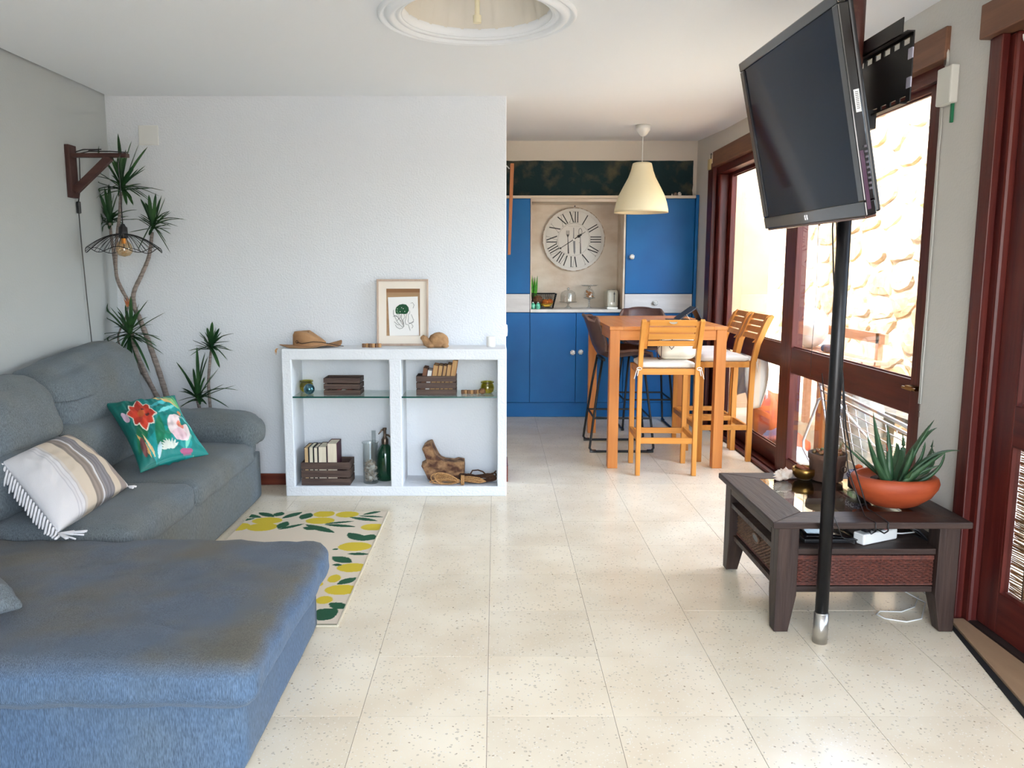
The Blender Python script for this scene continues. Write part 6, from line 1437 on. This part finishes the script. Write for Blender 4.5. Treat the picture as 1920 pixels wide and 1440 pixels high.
# ------------------------------------------------------------------ bracket lamp on the left wall
t = thing('bracket_lamp', 'dark wooden wall bracket lamp with a black wire shade and amber bulb', 'lamp', (-2.39, 4.70, 1.8))
BKW = {a: wood('bracket_wood', (62, 40, 38), (82, 56, 50), a, .6, 0, .3, 40) for a in 'xz'}
q = MB(); q.box(-2.3995, -2.374, 4.650, 4.735, 1.795, 2.085); q.build('back_plate', BKW['z'], t, bevel=.003)
q = MB(); q.box(-2.374, -2.065, 4.670, 4.715, 2.018, 2.040); q.build('arm', BKW['x'], t, bevel=.003)
q = MB(); q.bar((-2.372, 4.692, 1.835), (-2.165, 4.692, 2.020), .040, .034, up=(0, 1, 0)); q.build('brace', BKW['x'], t, bevel=.002)
LXc, LYc = -2.118, 4.690; ztop = 1.60
q = MB(); q.tube([(-2.385, 4.74, 1.775), (-2.368, 4.74, 1.86), (-2.362, 4.738, 2.0), (-2.36, 4.735, 2.045), (-2.30, 4.728, 2.056), (-2.18, 4.728, 2.056), (-2.07, 4.715, 2.048), (LXc + .05, 4.69, 2.046), (LXc + .02, 4.668, 2.03), (LXc + .004, 4.672, 1.98), (LXc, LYc, 1.88), (LXc, LYc, ztop + .04)], .003, 6)
q.tube([(-2.30, 4.728, 2.060), (-2.20, 4.664, 2.058), (-2.30, 4.664, 2.057), (-2.36, 4.70, 2.05)], .003, 6)
q.build('fabric_cord', BLACKS, t, smooth=True)
q = MB(); q.tube([(-2.388, 4.742, 1.72), (-2.386, 4.745, 1.5), (-2.385, 4.758, 1.25), (-2.385, 4.775, 1.05), (-2.386, 4.79, .85)], .003, 6); q.build('wall_cord', mat('cord_grey', (80, 80, 78), .8), t, smooth=True)
q = MB(); q.box(-2.396, -2.376, 4.732, 4.752, 1.712, 1.780); q.build('inline_switch', BLACKS, t, bevel=.005)
q = MB(); q.lathe([(.001, .052), (.010, .05), (.016, .038), (.024, .03), (.026, -.02), (.022, -.03), (.001, -.03)], (LXc, LYc, ztop), 20); q.build('socket', BLACKS, t, smooth=True)
q = MB(); NS = 44; 
def shp(a, s_): # s 0..1 radially
    r = .024 + .175 * s_; return (LXc + r * cos(a), LYc + r * sin(a), ztop - .005 - .075 * s_ ** 1.7 - .012 * s_ * (1 + sin(6 * a)) * (.3 + s_) )
for k in range(NS):
    a = 2 * pi * k / NS; q.tube([shp(a, s_ / 7) for s_ in range(8)], .0015, 4)
q.tube([shp(2 * pi * k / 72, 1) for k in range(72)], .0022, 5, True); q.tube([shp(2 * pi * k / 72, 0) for k in range(72)], .0022, 5, True)
q.build('wire_shade', BLACKM, t, kind='stuff')
q = MB(); q.lathe([(.014, -.028), (.020, -.04), (.038, -.062), (.046, -.085), (.044, -.108), (.030, -.126), (.001, -.133)], (LXc, LYc, ztop), 28); q.build('bulb', AMBER, t, smooth=True)
q = MB(); q.cyl((LXc, LYc, ztop - .03), (LXc, LYc, ztop - .06), .013, n=12); q.tube([(LXc + .014 * cos(a * 1.0), LYc + .014 * sin(a), ztop - .06 - .006 * a) for a in [k * .5 for k in range(22)]], .0012, 4); q.build('filament', mat('filament', (206, 150, 80), .3, .6), t)

# ------------------------------------------------------------------ things outside the window
GZ = -.06
q = MB()
def cl(u, v):
    x = 2.16 + .06 * sin(v * 3 + u * 9) + .015 * sin(u * 30); y = 6.55 + .55 * u; z = .84 - .56 * v - .05 * sin(u * 7) * v + .05 * v * nz(u * 5, 3); return (x, y, z)
q.grid(cl, 40, 20); q.build('hanging_cloth', mat('pale_cloth', (240, 226, 200), .95), None, smooth=True, solid=.004, label='pale cloth hanging low outside the far window pane', cat='cloth')
t = thing('outdoor_bench', 'reddish wooden bench standing outside behind the window rail', 'bench', (2.9, 7.4, GZ)); RW = wood('bench_wood', (178, 134, 108), (196, 156, 130), 'y', .7)
for k in range(3):
    q = MB(); q.box(2.72 + k * .10, 2.81 + k * .10, 6.2, 7.8, .66, .69); q.build('seat_plank', RW, t, bevel=.003)
for y in (6.3, 7.65):
    for x in (2.74, 2.95): q = MB(); q.box(x, x + .06, y, y + .06, GZ, .66); q.build('leg', RW, t)
q = MB(); q.box(2.98, 3.01, 6.2, 7.8, .82, .90); q.build('back_rail', RW, t); q = MB(); q.box(2.98, 3.02, 6.3, 6.35, .66, .90); q.box(2.98, 3.02, 7.65, 7.70, .66, .90); q.build('back_post', RW, t)
q = MB()
def wc(u, v):
    a = 2 * pi * u; r = (.05 + .17 * sin(pi * min(1, v * 1.02)) ** .7) * (1 + .25 * nz(cos(a) * 2, sin(a) * 2, v * 4)); return (2.84 + r * cos(a) * .6, 7.33 + r * sin(a) * 1.2, .70 + .36 * v)
q.grid(wc, 36, 16); q.build('white_bundle', mat('white_cloth', (238, 236, 232), .9), None, smooth=True, label='crumpled white cloth bundle on the outdoor bench', cat='cloth')
q = MB(); q.box(2.80, 2.94, 6.86, 6.98, .695, .755); q.build('dark_box', mat('navy_box', (36, 40, 58), .7), None, bevel=.02, label='dark navy box on the outdoor bench beside the white bundle', cat='box')
for (nm, x, y, z, r, c, c2, lab) in (('orange_sack', 2.35, 6.85, GZ, (.16, .20, .20), (226, 110, 66), (206, 84, 46), 'upright orange plastic sack outside the far lower pane'), ('printed_sack', 2.28, 6.25, GZ, (.15, .32, .10), (222, 104, 66), (70, 70, 120), 'orange and blue printed sack lying outside the far lower pane')):
    q = MB(); q.ball((x, y, z + r[2]), r[0], r[1], r[2], 26, 16, fn=lambda p: .22 * nz(p.x * 2.5 + x, p.y * 2.5, p.z * 2.5)); q.v = [(a, b, max(z_, GZ + .001)) for a, b, z_ in q.v]
    t = thing(nm, lab, 'sack', (x, y, z)); q.build('sack', mat(nm, c, .5, 0, c2, 7 if nm[0] == 'o' else 5, ramp=(.5, .58)), t, smooth=True)
    if nm[0] == 'o':
        q = MB(); q.tube([(x - .05, y - .05, .30), (x - .05, y - .04, .37), (x - .05, y + .04, .39), (x - .05, y + .09, .36), (x - .05, y + .10, .30)], .012, 8); q.build('handle', WHITEP, t, smooth=True)
q = MB(); q.ball((2.24, 5.92, GZ + .07), .10, .17, .07, 20, 12, fn=lambda p: .3 * nz(p.x * 3, p.y * 3, p.z * 3)); q.v = [(a, b, max(z_, GZ + .001)) for a, b, z_ in q.v]; q.build('white_bag', mat('white_bag', (240, 238, 236), .6), None, smooth=True, label='crumpled white bag on the ground in front of the printed sack', cat='bag')
t = thing('wooden_post', 'thick weathered wooden post standing outside between window and stone wall', 'post', (2.58, 6.18, GZ))
q = MB(); q.box(2.50, 2.66, 6.10, 6.26, GZ, .72); q.build('post', wood('old_post', (170, 122, 76), (196, 150, 104), 'z', .8), t, bevel=.01); q = MB(); q.box(2.48, 2.50, 6.15, 6.19, .30, .50); q.build('peg', TEAK['z'], t)
q = MB(); q.ball((2.62, 5.75, .25), .14, .20, .40, 24, 18, fn=lambda p: .25 * nz(p.x * 3, p.y * 3, p.z * 4)); q.v = [(a, b, max(z_, GZ + .001)) for a, b, z_ in q.v]; q.build('boulder', mat('grey_boulder', (140, 132, 120), .95, 0, (176, 168, 152), 12, bump=.6, bscale=20), None, smooth=True, label='tall grey boulder standing outside beside the wooden post', cat='rock')
q = MB()
for k in range(700):
    x, y = 2.25 + random.random() * .6, 4.9 + random.random() * .6; a = random.uniform(0, 6.28); Lh = random.uniform(.02, .06); b = Vector((x, y, GZ)); w = Vector((-sin(a), cos(a), 0)) * .006
    q.add([b - w, b + w, b + Vector((cos(a) * .02, sin(a) * .02, Lh))], [(0, 1, 2)])
q.build('grass_patch', mat('grass', (96, 132, 58), .9), None, kind='stuff', label='patch of green grass outside the near lower pane', cat='grass')
# chrome wire trolley leaning outside the near lower pane
t = thing('wire_rack', 'shiny folding wire rack leaning outside the near lower window pane', 'rack', (2.35, 4.6, GZ)); WR = mat('rack_metal', (214, 214, 214), .3, .9)
def rk(s_, h): # panel coordinates: s along y, h up the slope
    return Vector((2.30 - .14 * h, 3.80 + 1.55 * s_, -.02 + h * (.575 + .09 * s_)))
for nm, pts, r in (('top_bar', [rk(0, 1), rk(1, 1)], .011), ('top_bar', [rk(0, .93), rk(1, .93)], .008), ('bottom_bar', [rk(0, 0), rk(1, 0)], .008), ('side_bar', [rk(0, 0), rk(0, 1)], .009), ('side_bar', [rk(1, 0), rk(1, 1)], .009)):
    q = MB(); q.tube(pts, r, 10); q.build(nm, WR, t, smooth=True)
for k in range(1, 9): q = MB(); q.tube([rk(0, k * .105), rk(1, k * .105)], .0032, 6); q.build('cross_wire', WR, t, smooth=True)
for k in range(1, 12): q = MB(); q.tube([rk(k / 12, 0), rk(k / 12, .93)], .0025, 6); q.build('upright_wire', WR, t, smooth=True)
for s_ in (.15, .85):
    q = MB(); a = rk(s_, .9); q.tube([a, Vector((2.75, a.y + .1, GZ + .01))], .009, 8); q.build('prop_leg', WR, t, smooth=True)
q = MB(); a = rk(1, .85); q.tube([a, a + Vector((0, .06, -.02)), a + Vector((.02, .34, -.36)), a + Vector((.02, .33, -.42)), a + Vector((0, .15, -.47)), rk(1, .1)], .010, 8); q.build('handle_loop', WHITEP, t, smooth=True)
q = MB(); q.box(2.75, 3.1, 4.2, 6.0, .36, .40); q.build('outdoor_slab', mat('old_slab', (150, 140, 124), .9, 0, (112, 106, 92), 8), None, label='weathered grey slab shelf outside behind the wire rack', cat='shelf')
q = MB(); q.box(2.8, 2.9, 4.3, 4.4, GZ, .36); q.box(2.8, 2.9, 5.8, 5.9, GZ, .36); q.build('slab_supports', mat('old_slab', (190, 184, 170), .9), None, label='two square supports under the weathered slab outside', cat='post')
